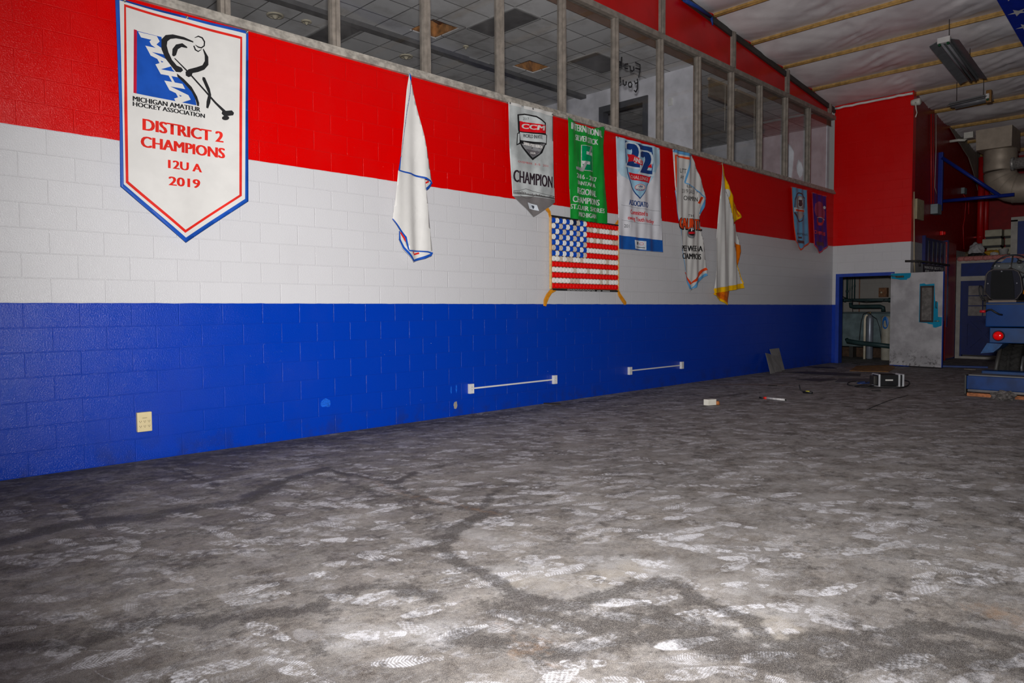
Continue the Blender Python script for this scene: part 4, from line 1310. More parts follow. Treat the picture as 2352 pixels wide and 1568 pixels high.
for (xa, ya, xb, yb, hh_, par_) in ((480, 1292, 895, 1302, 22, s4), (640, 236, 1040, 284, 18, s3)):
    for k in range(11):
        u0 = k / 11; u1 = (k + .72) / 11
        x0_, x1_ = xa + (xb - xa) * u0, xa + (xb - xa) * u1; y0_, y1_ = ya + (yb - ya) * u0, ya + (yb - ya) * u1
        cF2.strokes('shaft_mark', [([(x0_ + 2, y0_ - 3), (x0_ + 2, y0_ - hh_), (x1_ - 2, y1_ - hh_), (x1_ - 2, y1_ - 3)], 5, k % 2 == 0)], 0.5, VINYLW, par_)
cF2.poly('shaft_mark', [[(1005, 1285), (1115, 1290), (1115, 1304), (1005, 1299)], [(925, 1284), (980, 1286), (975, 1300), (920, 1298)]], 0.5, P('mark_grey', (150, 150, 150), 0.5), s4)

# ------------------------------------------------------------------ sockets and raceways on the blue band
IVORY = P('ivory_plastic', (206, 190, 148), 0.45, var=0.05)
WPL = P('white_plastic', (206, 204, 204), 0.4, var=0.05)
p0 = at(315, 948, 'y', -0.04); p1 = at(350, 989, 'y', -0.04)
AD = thing('socket_adapter', ((p0.x + p1.x) / 2, 0, p1.z), 'ivory six-socket adapter plugged in low on the blue wall', 'power socket')
b = MB(); b.box(p0.x, p1.x, -0.04, 0.0, p1.z, p0.z, bev=0.006); b.build('housing', IVORY, AD)
b = MB()
cx = (p0.x + p1.x) / 2; wz = p0.z - p1.z
for i in (-1, 0, 1):
    for k in (0.27, 0.52):
        x = cx + i * (p1.x - p0.x) * 0.29; z = p1.z + wz * k
        b.box(x - .009, x - .006, -0.0415, -0.039, z, z + .009); b.box(x + .005, x + .008, -0.0415, -0.039, z, z + .009)
        b.lathe([(0.003, 0.0), (0.003, -0.002)], (x, -0.0398, z - .006), 'y', 8)
b.box(cx - .02, cx + .02, -0.0415, -0.039, p1.z + wz * .70, p1.z + wz * .715)
b.build('sockets', P('socket_slots', (70, 60, 44), 0.6), AD)


def raceway(qa, qb, w, h, lab):
    a0 = at(qa[0], qa[1], 'y', -0.03); b0 = at(qb[0], qb[1], 'y', -0.03)
    t_ = thing('raceway', ((a0.x + b0.x) / 2, 0, min(a0.z, b0.z)), lab, 'cable raceway', None)
    zz = (a0.z + b0.z) / 2
    b = MB(); b.box(a0.x, b0.x, -0.018, 0.0, zz - 0.010, zz + 0.010, bev=0.003); b.build('channel', WPL, t_)
    for x in (a0.x, b0.x):
        b = MB(); b.box(x - w / 2, x + w / 2, -0.042, 0, zz - h / 2, zz + h / 2, bev=0.004)
        bx = b.build('outlet_box', WPL, t_)
        b = MB()
        for dz_ in (-.018, .018):
            b.box(x - .006, x - .003, -0.0432, -0.041, zz + dz_, zz + dz_ + .008); b.box(x + .003, x + .006, -0.0432, -0.041, zz + dz_, zz + dz_ + .008)
        b.build('slots', P('socket_slots', (70, 60, 44), 0.6), bx)


raceway((1083, 893), (1275, 871), 0.075, 0.125, 'white surface raceway between two outlet boxes, nearer one on the blue wall')
raceway((1448, 851.5), (1567, 838.5), 0.075, 0.125, 'white surface raceway between two outlet boxes, farther one on the blue wall')

# chipped plaster spots in the blue band
p = at(1046, 930, 'y', 0)
b = MB(); pts = []
for k in range(14):
    a = k * math.pi / 7; r = 0.034 * (1 + 0.35 * noise.noise(Vector((k * 1.3, 2, 5))))
    pts.append((p.x + r * 0.9 * math.cos(a), -0.001, p.z + 0.0 + r * 1.4 * math.sin(a)))
b.prism(pts, (0, -0.001, 0))
tag(b.build('plaster_patch', P('bare_plaster', (140, 132, 124), 0.8)), 'bare grey plaster spot in the blue paint left of the nearer raceway', 'chip')
for (px, py, w, h) in ((748, 926, 0.06, 0.05), (1036, 895, 0.012, 0.05), (1048, 893, 0.012, 0.05)):
    p = at(px, py, 'y', 0)
    b = MB(); pts = []
    for k in range(16):
        a = k * math.pi / 8; r = 1 + 0.5 * noise.noise(Vector((k * 2.3, px, 5)))
        pts.append((p.x + w * r * math.cos(a), -0.0008, p.z + h * r * math.sin(a)))
    b.prism(pts, (0, -0.0006, 0))
    o = b.build('paint_scuff', P('scuff_blue', (14, 84, 190), 0.5, var=0.3, scale=40))
    tag(o, {748: 'pale rubbed square scuff in the blue paint, leftmost on the wall', 1036: 'thin pale scuff left of the nearer raceway, left one of the pair', 1048: 'thin pale scuff left of the nearer raceway, right one of the pair'}[px], 'scuff')

# ------------------------------------------------------------------ words written in marker on one pane
def pane_marker():
    b = MB()
    def st(*q):
        pts = [at(1340 + x / 3.921, 80 + y / 3.921, 'y', 0.045) for x, y in q]
        b.tube(pts, 0.011, 6)
    st((470, 250), (510, 270), (508, 330), (498, 382)); st((508, 310), (470, 300))
    st((452, 285), (455, 315), (440, 328), (425, 318), (420, 280)); st((422, 320), (425, 330))
    st((400, 262), (380, 262), (370, 280), (378, 302), (398, 304))
    st((345, 200), (338, 280)); st((325, 240), (342, 248)); st((342, 250), (328, 295))
    st((485, 395), (490, 425), (470, 440), (458, 415)); st((488, 425), (486, 485), (472, 515), (458, 500))
    st((425, 425), (438, 445), (430, 472), (412, 470), (404, 448), (412, 428), (425, 425))
    st((385, 420), (384, 448), (372, 455), (360, 440), (358, 405)); st((332, 380), (334, 430)); st((334, 450), (334, 456))
    return b
g_ = pane_marker()
tag(g_.build('marker_writing', P('marker_black', (30, 30, 32), 0.5)), 'two words in black marker seen in reverse on an upper window pane', 'graffiti')

# ------------------------------------------------------------------ machine room beyond the doorway
b = MB(); b.box(21.5, 21.6, YS + .2, 3.2, -0.02, 3.2); struct(b.build('wall_machine_rear', GREYB, keep=True))
b = MB(); b.box(XW + .2, 21.6, 3.1, 3.2, -0.02, 3.2); struct(b.build('wall_machine_left', GREYB, keep=True))
b = MB(); b.box(XW + .2, 21.6, YS + .2, 3.2, 3.1, 3.2); struct(b.build('ceiling_machine_room', P('dark_ceiling', (70, 68, 66), 0.9), keep=True))


def m3(q, X):
    return at(1900 + q[0] / 5.6, 580 + q[1] / 5.6, 'x', X)


DG = P('dark_green_pipe', (38, 58, 60), 0.45, var=0.2)
for k, (x, w) in enumerate(((260, 32), (295, 12), (322, 16), (355, 20))):
    a = m3((x, 300), 21.1); c = m3((x, 600), 21.1)
    b = MB(); r = w / 5.6 / 97 / 2
    b.tube([(a.x, a.y, 3.1), (a.x, a.y, c.z)], r, 12)
    b.lathe([(r * 1.35, -0.03), (r * 1.35, 0.03)], (a.x, a.y, (a.z + c.z) / 2 - .1 + .05 * k), 'z', 12)
    o = b.build('standpipe', DG)
    tag(o, ['thick dark green upright pipe, leftmost inside the machine room doorway', 'thin dark green upright pipe right beside the thickest one', 'middle-sized dark green upright pipe, third of the four uprights', 'dark green upright pipe, rightmost of the four uprights in the doorway'][k], 'pipe', 'upright pipes in the machine room')
b = MB(); a = m3((120, 600), 20.9); c = m3((1000, 612), 20.9); a = Vector((a.x, 3.1, a.z)); c = Vector((c.x, YS + .2, c.z))
b.tube([a, (a + c) / 2, c], 0.042, 14)
for u in (0.25, 0.5, 0.75):
    p = a.lerp(c, u); b.lathe([(0.058, -0.02), (0.058, 0.02)], p, 'y', 14)
tag(b.build('pipe_run', DG), 'long dark green horizontal pipe at chest height inside the machine room', 'pipe')
b = MB(); b.tube([m3((300, 640), 20.7), m3((305, 688), 20.7), m3((340, 695), 20.7), m3((680, 692), 20.7), m3((718, 705), 20.7), m3((722, 755), 20.7)], [.045, .05, .055, .055, .055, .055], 14)
tag(b.build('elbow_pipe', DG), 'thick dark green pipe bending down at both ends below the long horizontal pipe', 'pipe')
b = MB(); q = m3((414, 500), 21.48); b.tube([(21.485, q.y, 0), (21.485, q.y, 3.1)], 0.015, 8)
tag(b.build('conduit', P('rusty_conduit', (112, 78, 62), 0.6)), 'thin rusty conduit on the rear wall of the machine room', 'pipe')
p = m3((725, 512), 21.4)
cb = thing('control_box', (p.x, p.y, p.z - .12), 'brown rusty control box on the rear wall of the machine room', 'control box')
b = MB(); b.box(p.x - .08, 21.5, p.y - .105, p.y + .105, p.z - .13, p.z + .13, bev=.008); b.build('case', P('rust_brown', (112, 76, 50), 0.6, var=.35, scale=20), cb)
b = MB(); b.lathe([(0.03, 0), (0.025, -0.02), (0.0, -0.022)], (p.x - .08, p.y + .03, p.z), 'x', 14); b.build('dial', P('dial_pale', (170, 160, 140), 0.5), cb)
ta = m3((150, 772), 20.2); tb = m3((1000, 1180), 20.2)
tk = thing('chiller_tank', (20.5, (ta.y + tb.y) / 2, 0), 'large grey-green chiller tank behind the machine room doorway', 'tank')
b = MB(); b.box(20.25, 21.0, tb.y, ta.y, 0.30, ta.z, bev=.02); b.build('tank_body', P('tank_grey_green', (92, 108, 112), 0.5, var=.25, scale=4), tk)
b = MB(); b.box(20.22, 21.03, tb.y - .02, ta.y + .02, ta.z - .03, ta.z + .02, bev=.006); b.build('rim', P('tank_rim', (62, 74, 78), 0.5), tk)
for yy in (ta.y - .3, tb.y + .3):
    b = MB(); b.box(20.3, 20.95, yy - .05, yy + .05, 0, .31); b.build('foot', STEELD, tk)
p = m3((545, 1145), 19.95)
cy = thing('gas_cylinder', (19.95, p.y, 0.0), 'silver grey cylinder standing against the chiller tank', 'cylinder')
b = MB(); z1 = m3((545, 790), 19.95).z; z0 = 0.0
b.lathe([(0.07, z0), (0.083, z0 + .02), (0.083, z1 - .12), (0.06, z1 - .04), (0.028, z1)], (19.95, p.y, 0), 'z', 20); b.build('shell', P('cylinder_silver', (128, 134, 146), 0.35, .4), cy)
b = MB(); b.lathe([(0.02, z1), (0.024, z1 + .05), (0.01, z1 + .06)], (19.95, p.y, 0), 'z', 12); b.tube([(19.93, p.y, z1 + .03), (19.9, p.y + .05, z1 + .03)], .01); b.build('valve', BRASS, cy)
b = MB(); q0 = m3((480, 1142), 19.8); b.tube([(q0.x, q0.y, 0.0), (q0.x, q0.y, m3((487, 860), 19.8).z), m3((495, 815), 19.8), m3((520, 800), 19.8)], .028, 12)
tag(b.build('drain_pipe', P('beige_pipe', (206, 196, 176), 0.5)), 'beige plastic pipe standing beside the silver cylinder', 'pipe')
p = m3((765, 1150), 19.75)
br2 = thing('drum', (19.75, p.y, 0), 'beige drum with a blue oval label beside the open door leaf', 'drum')
zt = m3((765, 815), 19.75).z
b = MB(); b.lathe([(0.12, 0), (0.13, .02), (0.13, .3), (0.135, .32), (0.13, .34), (0.13, zt - .05), (0.11, zt)], (19.75, p.y, 0), 'z', 24); b.build('drum_body', P('drum_beige', (150, 146, 134), 0.5), br2)
b = MB()
rs = []
for k in range(24):
    a = k * math.pi / 12; yy = .075 * math.cos(a); zz = m3((760, 900), 19.7).z + .16 * math.sin(a)
    rs.append((19.75 - math.sqrt(.136 ** 2 - yy * yy) - .002, p.y + yy, zz))
b.face(rs); b.build('oval_label', P('label_blue', (16, 90, 160), 0.4), br2)
b = MB(); b.tube([m3((250, 1110), 19.55), m3((262, 1135), 19.52), m3((400, 1160), 19.52), m3((600, 1180), 19.5), m3((900, 1215), 19.48)], [.045, .06, .06, .06, .06], 16)
tag(b.build('floor_pipe', DG), 'thick dark pipe lying low across the machine room floor', 'pipe')
b = MB(); a = m3((100, 1235), 19.6)
b.box(20.55, 20.8, -1.4, 1.6, 0, .26, bev=.01)
tag(b.build('wooden_curb', P('dark_wood_curb', (70, 52, 40), 0.8, var=.3, scale=14)), 'dark wooden curb along the machine room floor under the low pipe', 'curb')
for k, pts in enumerate(([(590, 800), (560, 760), (490, 790), (460, 900), (440, 1120)], [(600, 810), (660, 850), (700, 960), (720, 1120)], [(330, 600), (325, 700), (330, 780)], [(190, 560), (330, 620), (500, 640), (700, 630), (740, 600)])):
    b = MB(); P_ = [m3(q, (19.9, 19.9, 20.83, 20.84)[k]) for q in pts]
    if k < 2: P_ = [Vector((x.x - .15, x.y, x.z)) for x in P_]
    b.tube(P_, .008, 6)
    tag(b.build('hose', BLACK), ['thin black hose looping left around the silver cylinder', 'thin black hose running from the cylinder to the drum', 'short hanging cable below the four upright pipes', 'loose cable strung along the long horizontal pipe'][k], 'hose')

# ------------------------------------------------------------------ things on the side wall
YW = YS


def sw(px, py, d=0.0):
    return at(px, py, 'y', YW - d)


def plate(name, x0, x1, y0, y1, d, mat, label, cat, bev=.006):
    a = sw(x0, y0, 0); c = sw(x1, y1, 0)
    b = MB(); b.box(min(a.x, c.x), max(a.x, c.x), YW - d, YW, c.z, a.z, bev=bev)
    o = b.build(name, mat)
    return tag(o, label, cat)


plate('access_panel', 2101.5, 2116.5, 456, 507, .05, P('panel_beige', (160, 146, 116), 0.5), 'beige metal panel high on the red side wall near its corner', 'panel')
gb = sw(2137, 469); gc = sw(2155, 497)
jb = thing('junction_box', ((gb.x + gc.x) / 2, YW, gc.z), 'grey electrical box on the red side wall left of the blue bracket', 'electrical box')
b = MB(); b.box(gb.x, gc.x - .35, YW - .16, YW, gc.z, gb.z, bev=.008); b.build('case', P('box_grey', (110, 122, 126), 0.5), jb)
b = MB(); b.box(gb.x - .004, gb.x, YW - .15, YW - .01, gc.z + .01, gb.z - .01); b.build('lid', P('lid_grey', (126, 136, 140), 0.5), jb)
CP = P('conduit_red', (150, 22, 22), 0.45)
CG = P('conduit_grey', (150, 140, 134), 0.5)
for k, (pts, r, mt, lab) in enumerate((
        ([(2139, 262), (2139, 468)], .022, CP, 'thick red conduit running down to the grey electrical box'),
        ([(2144.5, 262), (2144.5, 468)], .012, CP, 'thin red conduit beside the thick one above the grey electrical box'),
        ([(2150, 262), (2150, 340), (2148, 400), (2147, 430), (2152, 447)], .009, CG, 'loose pale wire hanging down the red side wall'),
        ([(2099.5, 440), (2099.5, 600), (2101, 625)], .014, P('conduit_cream', (170, 156, 130), 0.5), 'cream conduit running down the corner of the cross wall'),
        ([(2213, 447), (2219, 455), (2216, 500), (2212, 520), (2214, 572)], .012, CP, 'thin red conduit winding down below the small grey switch'),
        ([(2225, 455), (2225, 492)], .012, CP, 'short red conduit right of the winding one'),
        ([(2260, 462), (2260, 516)], .014, CG, 'grey conduit hanging below the round duct'))):
    b = MB(); b.tube([sw(x, y, .03 if k != 3 else .02) for x, y in pts], r, 8)
    tag(b.build('conduit', mt), lab, 'conduit')
plate('switch_box', 2207.5, 2213, 431, 447, .08, P('box_grey', (110, 122, 126), 0.5), 'small grey switch high on the red side wall under the blue bracket', 'switch', .004)
p = sw(2161, 536)
b = MB(); b.box(p.x - .09, p.x + .09, YW - .07, YW, p.z - .05, p.z + .05, bev=.012); b.lathe([(.05, -.07), (.04, -.10), (.01, -.11)], (p.x, YW, p.z), 'y', 14)
tag(b.build('fire_alarm', P('alarm_red', (220, 20, 20), 0.35)), 'small bright red alarm on the side wall above the blue window', 'alarm')
# red steel columns in the far corner
for k, (x, r) in enumerate(((2238, .085), (2250, .075))):
    p = sw(x, 500)
    b = MB(); b.tube([(p.x, YW - .15, 2.8), (p.x, YW - .15, 5.5)], r, 14); b.lathe([(r * 1.12, -.03), (r * 1.12, .03)], (p.x, YW - .15, 3.3), 'z', 14); b.box(p.x - .02, p.x + .02, YW - .12, YW, 3.28, 3.32)
    tag(b.build('red_pipe', P('pipe_red', (158, 12, 14), 0.4)), ['thick red upright pipe in the far corner, left of the pair', 'thick red upright pipe in the far corner, right of the pair'][k], 'pipe', 'red upright pipes in the far corner')
# blue window and red door post on the side wall
a = sw(2120, 545); c = sw(2168, 640)
wn = structroot('window_16', ((a.x + c.x) / 2, YW, 1.0))
b = MB(); zt = sw(2120, 545).z
b.box(a.x, c.x, YW - .05, YW, 0.9, zt)
b.box(a.x - .05, a.x, YW - .07, YW, .85, zt + .04); b.box(c.x - .04, c.x + .05, YW - .09, YW, .85, zt + .04)
b.build('frame', P('deep_blue_frame', (14, 20, 84), 0.35), wn)
b = MB()
for k in range(5):  # upright strips that stand in for highlights on the blue glass
    x = a.x + (c.x - a.x) * (0.12 + 0.19 * k); b.box(x, x + .12, YW - .062, YW - .05, 1.0, zt - .06, bev=.003)
b.build('panes', P('blue_highlight_strips', (8, 12, 62), 0.2, var=.4, scale=2), wn)
a = sw(2169.5, 556); c = sw(2191, 556)
b = MB(); b.box(a.x, c.x, YW - .06, YW, 0.04, sw(2175, 557).z); b.box(a.x - .09, a.x, YW - .08, YW, 0.0, sw(2168, 556).z)
dr = structroot('door_3', ((a.x + c.x) / 2, YW, 0)); b.build('door_leaf', P('door_red', (140, 12, 16), 0.35), dr)

# hanging sign
pa = at(2112, 601, 'y', -2.02); pb = at(2180, 611, 'y', -2.02)
sg = thing('hanging_sign', (pa.x, YW, pa.z), 'dark sign lettered for water bottle filling, hung from a black bar above the open door', 'sign')
b = MB(); b.tube([(pa.x, YW, pa.z + .03), (pa.x, -2.02, pa.z + .02), (pb.x, -2.02, pa.z + .02)], .022, 8); b.tube([(pa.x, -2.02, pa.z), (pa.x, -2.02, pa.z - .08)], .022, 8); b.build('bracket', STEELD, sg)
a = at(2118, 606, 'y', -2.02); c = at(2167, 606, 'y', -2.02)
b = MB(); b.box(a.x, c.x, -2.03, -2.01, a.z - .62, pa.z - .03, bev=.004); pn = b.build('sign_panel', P('sign_charcoal', (52, 52, 56), 0.4), sg)
cS = Cloth(2080, 460, 6.03, -2.031, lambda x, z: 0.0)
cS.text('letters', [('WATER BOTTLE', (258, 944), (522, 972), (0, -38), 0.025, 0), ('FILLING', (275, 1004), (470, 1026), (0, -42), 0.03, 0)], 0.5, P('sign_white', (235, 235, 235), 0.4), pn)

# blue jib bracket
BR = P('bracket_blue', (18, 38, 120), 0.4)
v0 = sw(2162, 350, .05); v1 = sw(2162, 485, .05)
jb2 = thing('jib_bracket', (v0.x, YW, v1.z), 'blue steel triangular bracket swung out from the red side wall', 'bracket')
def jp(px, py, k): return at(px, py, 'y', YW - .05 - k)
b = MB(); b.obox((v0.x, YW - .05, (v0.z + v1.z) / 2), (.05, 0, 0), (0, .05, 0), (0, 0, (v0.z - v1.z) / 2), bev=.008); b.build('post', BR, jb2)
e0 = at(2165, 462, 'y', YW - .08); e1 = at(2330, 446.5, 'z', e0.z)
dv = (e1 - e0)
b = MB(); b.tube([e0, e1], .042, 10); b.build('boom', BR, jb2)
tgt = at(2297, 449.5, 'z', e0.z)
b = MB(); b.tube([at(2164, 362, 'y', YW - .08), tgt], .042, 10); b.build('brace', BR, jb2)

# ------------------------------------------------------------------ timber-fronted shed and loft at the far end
XS = 21.7


def fs(px, py, X=XS):
    return at(px, py, 'x', X)


SB = P('shed_blue', (2, 30, 96), 0.5, var=.15); SWH = P('shed_trim_white', (150, 146, 140), 0.6, var=.12)
lt = fs(2203, 582); yl = YW - .03; yr = -3.9
zdeck = 2.62
b = MB(); b.box(XS, XS + .12, yr, yl - 1.06, 0, zdeck - .12); b.box(XS, XS + .12, yl - 1.06, yl, 2.02, zdeck - .12); b.box(XS, XS + .12, yl - .14, yl, 0, 2.02)
struct(b.build('wall_shed', SB, keep=True))
k_ = 60
for (y0, y1, z0, z1) in ((yr, yl, zdeck - .13, zdeck), (yr, yl - .10, 2.03, 2.15), (yl - .10, yl, 0.06, zdeck - .13), (yr, yl, 0.0, 0.06)):
    b = MB(); b.box(XS - .03, XS, y0, y1, z0, z1); struct(b.build('trim_%d' % k_, SWH, keep=True)); k_ += 1
ds = structroot('door_4', (XS, -2.3, 0))
dy0 = yl - .14; dy1 = dy0 - .92
b = MB()
def dbox(y0, y1, z0, z1, d0=.0, d1=.05): b.box(XS + d0, XS + d1, min(y0, y1), max(y0, y1), z0, z1)
di0, di1 = dy0 - .13, dy1 + .13
dbox(dy0, di0, .1, 2.02); dbox(dy1, di1, .1, 2.02); dbox(di0, di1, 1.9, 2.02); dbox(di0, di1, .1, .28); dbox(di0, di1, .98, 1.12)
dbox(di0, di1, .28, .98, .030, .045)
ym = (dy0 + dy1) / 2
dbox(ym - .012, ym + .012, 1.12, 1.9, .002, .03)
for z in (1.38, 1.64): dbox(di0, di1, z - .012, z + .012, .004, .028)
for (s0, s1, xo) in ((di0, di1, .012), (di1, di0, .016)):
    d = Vector((0, s1 - s0, .70)); n = d.normalized()
    b.obox((XS + xo, (s0 + s1) / 2, .63), d / 2, Vector((0, n.z, -n.y)) * .045, (.017, 0, 0))
b.build('door_frame', P('door_navy', (2, 22, 84), 0.45), ds)
b = MB(); dbox(dy0 - .1, dy1 + .1, 1.1, 1.92, .03, .036); b.build('panes', P('papered_panes', (118, 112, 110), 0.25, var=.2, scale=8), ds)
b = MB(); b.lathe([(.02, 0), (.028, -.03), (.015, -.06)], (XS, dy1 + .06, 1.0), 'x', 12); b.build('knob', BRASS, ds)
# loft deck with pink insulation edge
b = MB(); b.box(XS - .02, 24.5, yr, yl, zdeck, zdeck + .05)
struct(b.build('floor_loft', P('loft_board', (110, 90, 76), 0.8), keep=True))
b = MB()
n_ = 26
for i in range(n_):
    y = yl - .08 - (yl - yr - .3) * i / n_
    b.lathe([(.02, -.05), (.085, -.02), (.095, .03), (.06, .07), (.01, .085)], (XS + .0 + .015 * math.sin(i * 2.1), y, zdeck - .03), 'z', 8)
tag(b.build('insulation_roll', P('pink_insulation', (176, 112, 108), 0.95, var=.2, scale=30)), 'pink insulation laid along the front edge of the loft', 'insulation', None, 'stuff')
# taller blue wall on the right of the loft
b = MB(); yq = fs(2338, 560).y
b.box(XS - .05, XS + .05, -6.5, yq, zdeck, fs(2338, 505).z); struct(b.build('wall_shed', P('wall_deep_blue', (6, 34, 100), 0.5), keep=True))
b = MB(); zz = fs(2338, 505).z; b.box(XS - .08, XS - .05, yq, yq + .14, zdeck - .1, zz); b.box(XS - .08, XS - .05, -6.5, yq + .14, zz - .04, zz + .07); struct(b.build('trim_%d' % k_, SWH, keep=True)); k_ += 1
# cases and bags on the loft
CW = P('case_cream', (150, 146, 128), 0.5); CK = P('case_black', (22, 22, 24), 0.5)
def case(px0, px1, py0, py1, X, lab):
    a = at(px0, py0, 'x', X); c = at(px1, py1, 'x', X)
    lv = {515: 2, 516: 2, 537: 1, 532: 1, 556: 0}[py0]
    hh = .235 if px0 < 2302 else .23
    c.z = zdeck + .052 + lv * hh; a.z = c.z + hh - .003
    t_ = thing('storage_case', (X + .15, (a.y + c.y) / 2, c.z), lab, 'case', 'cream cases stacked on the loft')
    b = MB(); b.box(X, X + .35, c.y, a.y, c.z + .05, a.z, bev=.025); b.build('lid', CW, t_)
    b = MB(); b.box(X + .01, X + .34, c.y + .02, a.y - .02, c.z, c.z + .05); b.build('rim', CK, t_)
zz0 = zdeck + .05
case(2262, 2301, 515, 537, 22.3, 'cream case with black rim, topmost of the left stack on the loft')
case(2256, 2300, 537, 556, 22.3, 'cream case with black rim, middle of the left stack on the loft')
case(2266, 2300, 556, 577, 22.3, 'cream case with black rim, lowest of the left stack on the loft')
case(2306, 2326, 516, 532, 22.3, 'cream case, topmost of the right stack on the loft')
case(2308, 2326, 532, 556, 22.3, 'cream case, middle of the right stack on the loft')
case(2304, 2326, 556, 577, 22.3, 'cream case, lowest of the right stack on the loft')
def lump(px, py, X, rx, ry, rz, mat, name, lab, cat, seed=0):
    p = at(px, py, 'x', X); p.z = zdeck + .05 + .75 * rz; b = MB()
    bmesh.ops.create_icosphere(b.bm, subdivisions=4, radius=1)
    for v in b.bm.verts:
        n = noise.noise(v.co * 1.8 + Vector((seed, 0, 0))) * .35 + noise.noise(v.co * 5 + Vector((seed, 3, 0))) * .12
        v.co = Vector((v.co.x * rx * (1 + n), v.co.y * ry * (1 + n), max(v.co.z * (1 + n), -.75) * rz)) + p
    for f in b.bm.faces: f.smooth = True
    tag(b.build(name, mat), lab, cat)
lump(2243, 562, 22.12, .13, .16, .20, P('bag_white', (150, 148, 150), 0.5), 'plastic_bag', 'crumpled pale plastic bag in front of the left case stack on the loft', 'bag', 1)
lump(2232, 572, 22.75, .16, .2, .12, P('bag_blue_orange', (96, 84, 66), 0.6, var=.6, scale=9), 'cloth_bundle', 'dull brown bundle of cloth on the left of the loft', 'cloth', 2)
lump(2279, 566, 22.12, .11, .17, .09, P('cloth_yellow', (160, 120, 30), 0.7), 'yellow_cloth', 'yellow cloth lying below the cases on the loft', 'cloth', 3)
lump(2284, 576, 21.90, .04, .09, .05, P('bag_white2', (160, 158, 156), 0.6), 'rag', 'small white rag on the loft edge', 'cloth', 4)
lump(2244, 580, 21.9, .05, .20, .05, CK, 'black_tarp', 'flat black tarpaulin along the loft edge', 'tarpaulin', 5)
p = at(2304, 578, 'x', 22.0)
bk = thing('paint_bucket', (22.05, p.y, zdeck + .05), 'white bucket on the loft edge above the blue door', 'bucket')
b = MB(); z = zdeck + .05; b.lathe([(.085, z), (.105, z + .16), (.11, z + .17)], (22.05, p.y, 0), 'z', 20); b.build('pail', P('bucket_white', (150, 148, 146), 0.5), bk)
b = MB(); b.tube([(22.05, p.y + .11 * math.cos(a), z + .14 - .10 * math.sin(a)) for a in [k * math.pi / 8 for k in range(9)]], .004, 6); b.build('wire_handle', STEELD, bk)

# ------------------------------------------------------------------ duct
DUC = P('duct_metal', (150, 138, 124), 0.5, .25, var=.12, scale=5)
dt = thing('air_duct', (21.0, -2.7, 4.0), 'large grey metal duct with a square box above a round elbow under the roof', 'air duct')
def du(x, y, X=20.4): return at(2080 + x / 4.357, 200 + y / 4.357, 'x', X)
a = du(703, 435); c = du(1068, 375); d_ = du(1062, 585); e_ = du(706, 635)
b = MB(); b.prism([a, c, d_, e_], (.9, 0, 0)); b.build('plenum_box', DUC, dt)
cy_ = (du(735, 700).y + du(1078, 700).y) / 2; rr = abs(du(735, 700).y - du(1078, 700).y) / 2
zt = du(900, 600).z; zb = du(900, 830).z
b = MB()
pts = []; 
XD = 20.85
prof = []
z = zt
while z > zb: 
    prof.append((rr * (1.015 if int((zt - z) / .12) % 2 else 1.0), z)); z -= .04
b.lathe(prof[::-1], (XD, cy_, 0), 'z', 32); b.build('round_collar', DUC, dt)
Rb = rr * 1.25
b = MB()
ring = [(XD, cy_, zb)]
for k in range(1, 8):
    a_ = k * math.pi / 2 / 7
    ring.append((XD, cy_ - Rb * (1 - math.cos(a_)), zb - Rb * math.sin(a_)))
ring.append((XD, cy_ - Rb - 2.2, zb - Rb))
b.tube(ring, rr, 32); el = b.build('elbow', DUC, dt)
for k in range(2, 8, 2):
    a_ = k * math.pi / 2 / 7
    cc = Vector((XD, cy_ - Rb * (1 - math.cos(a_)), zb - Rb * math.sin(a_))); dd = Vector((0, -math.sin(a_), -math.cos(a_)))
    b = MB(); b.tube([cc - dd * .012, cc + dd * .012], rr * 1.02, 32); b.build('seam_band', DUC, el)
# second small grey duct end at the frame edge
p = du(1140, 760, 20.0)
b = MB(); b.tube([(20.0, p.y + .1, p.z), (20.0, p.y - 1.2, p.z)], .13, 20); b.tube([(20.0, p.y + .1, p.z), (20.0, p.y + .16, p.z)], .15, 20)
tag(b.build('flexible_duct', P('foil_duct', (150, 148, 144), 0.4, .4, var=.3, scale=30)), 'short silvery flexible duct right of the round elbow', 'duct')
# hanging loose fabric and the white cover scrap left of the duct
b = MB()
gpts = [(2183, 292), (2200, 322), (2226, 362), (2236, 392), (2245, 420), (2250, 448), (2256, 464), (2276, 462), (2290, 400), (2280, 262), (2230, 258), (2200, 268)]
cs_ = [sw(x, y, .05) for x, y in gpts]
b.prism([(p.x, YW - .035, min(p.z, zc(p.x) + .05)) for p in cs_], (0, .02, 0))
bmesh.ops.triangulate(b.bm, faces=b.bm.faces[:])
for k in range(1, 40):
    bmesh.ops.bisect_plane(b.bm, geom=b.bm.verts[:] + b.bm.edges[:] + b.bm.faces[:], plane_co=(20.5 + k * .12, 0, 0), plane_no=(1, 0, .25))
for v in b.bm.verts:
    v.co.y += -.012 * (1 + noise.noise(Vector((v.co.x * 4 + v.co.z, v.co.z * 1.2, 3))))
tag(b.build('loose_fabric', P('fabric_loose', (126, 118, 108), 0.6)), 'loose sheet of roof fabric hanging down left of the duct', 'fabric')
p = du(620, 490, 20.9)
b = MB(); b.box(20.8, 20.95, p.y - .14, p.y + .06, p.z - .07, p.z + .08, bev=.01); q = du(530, 530, 20.9); b.tube([(q.x, YS, q.z), q, du(590, 530, 20.9), du(620, 500, 20.9)], .035, 8)
tag(b.build('emergency_light', P('lamp_white', (190, 188, 180), 0.5)), 'small white emergency lamp under the roof left of the duct', 'lamp')

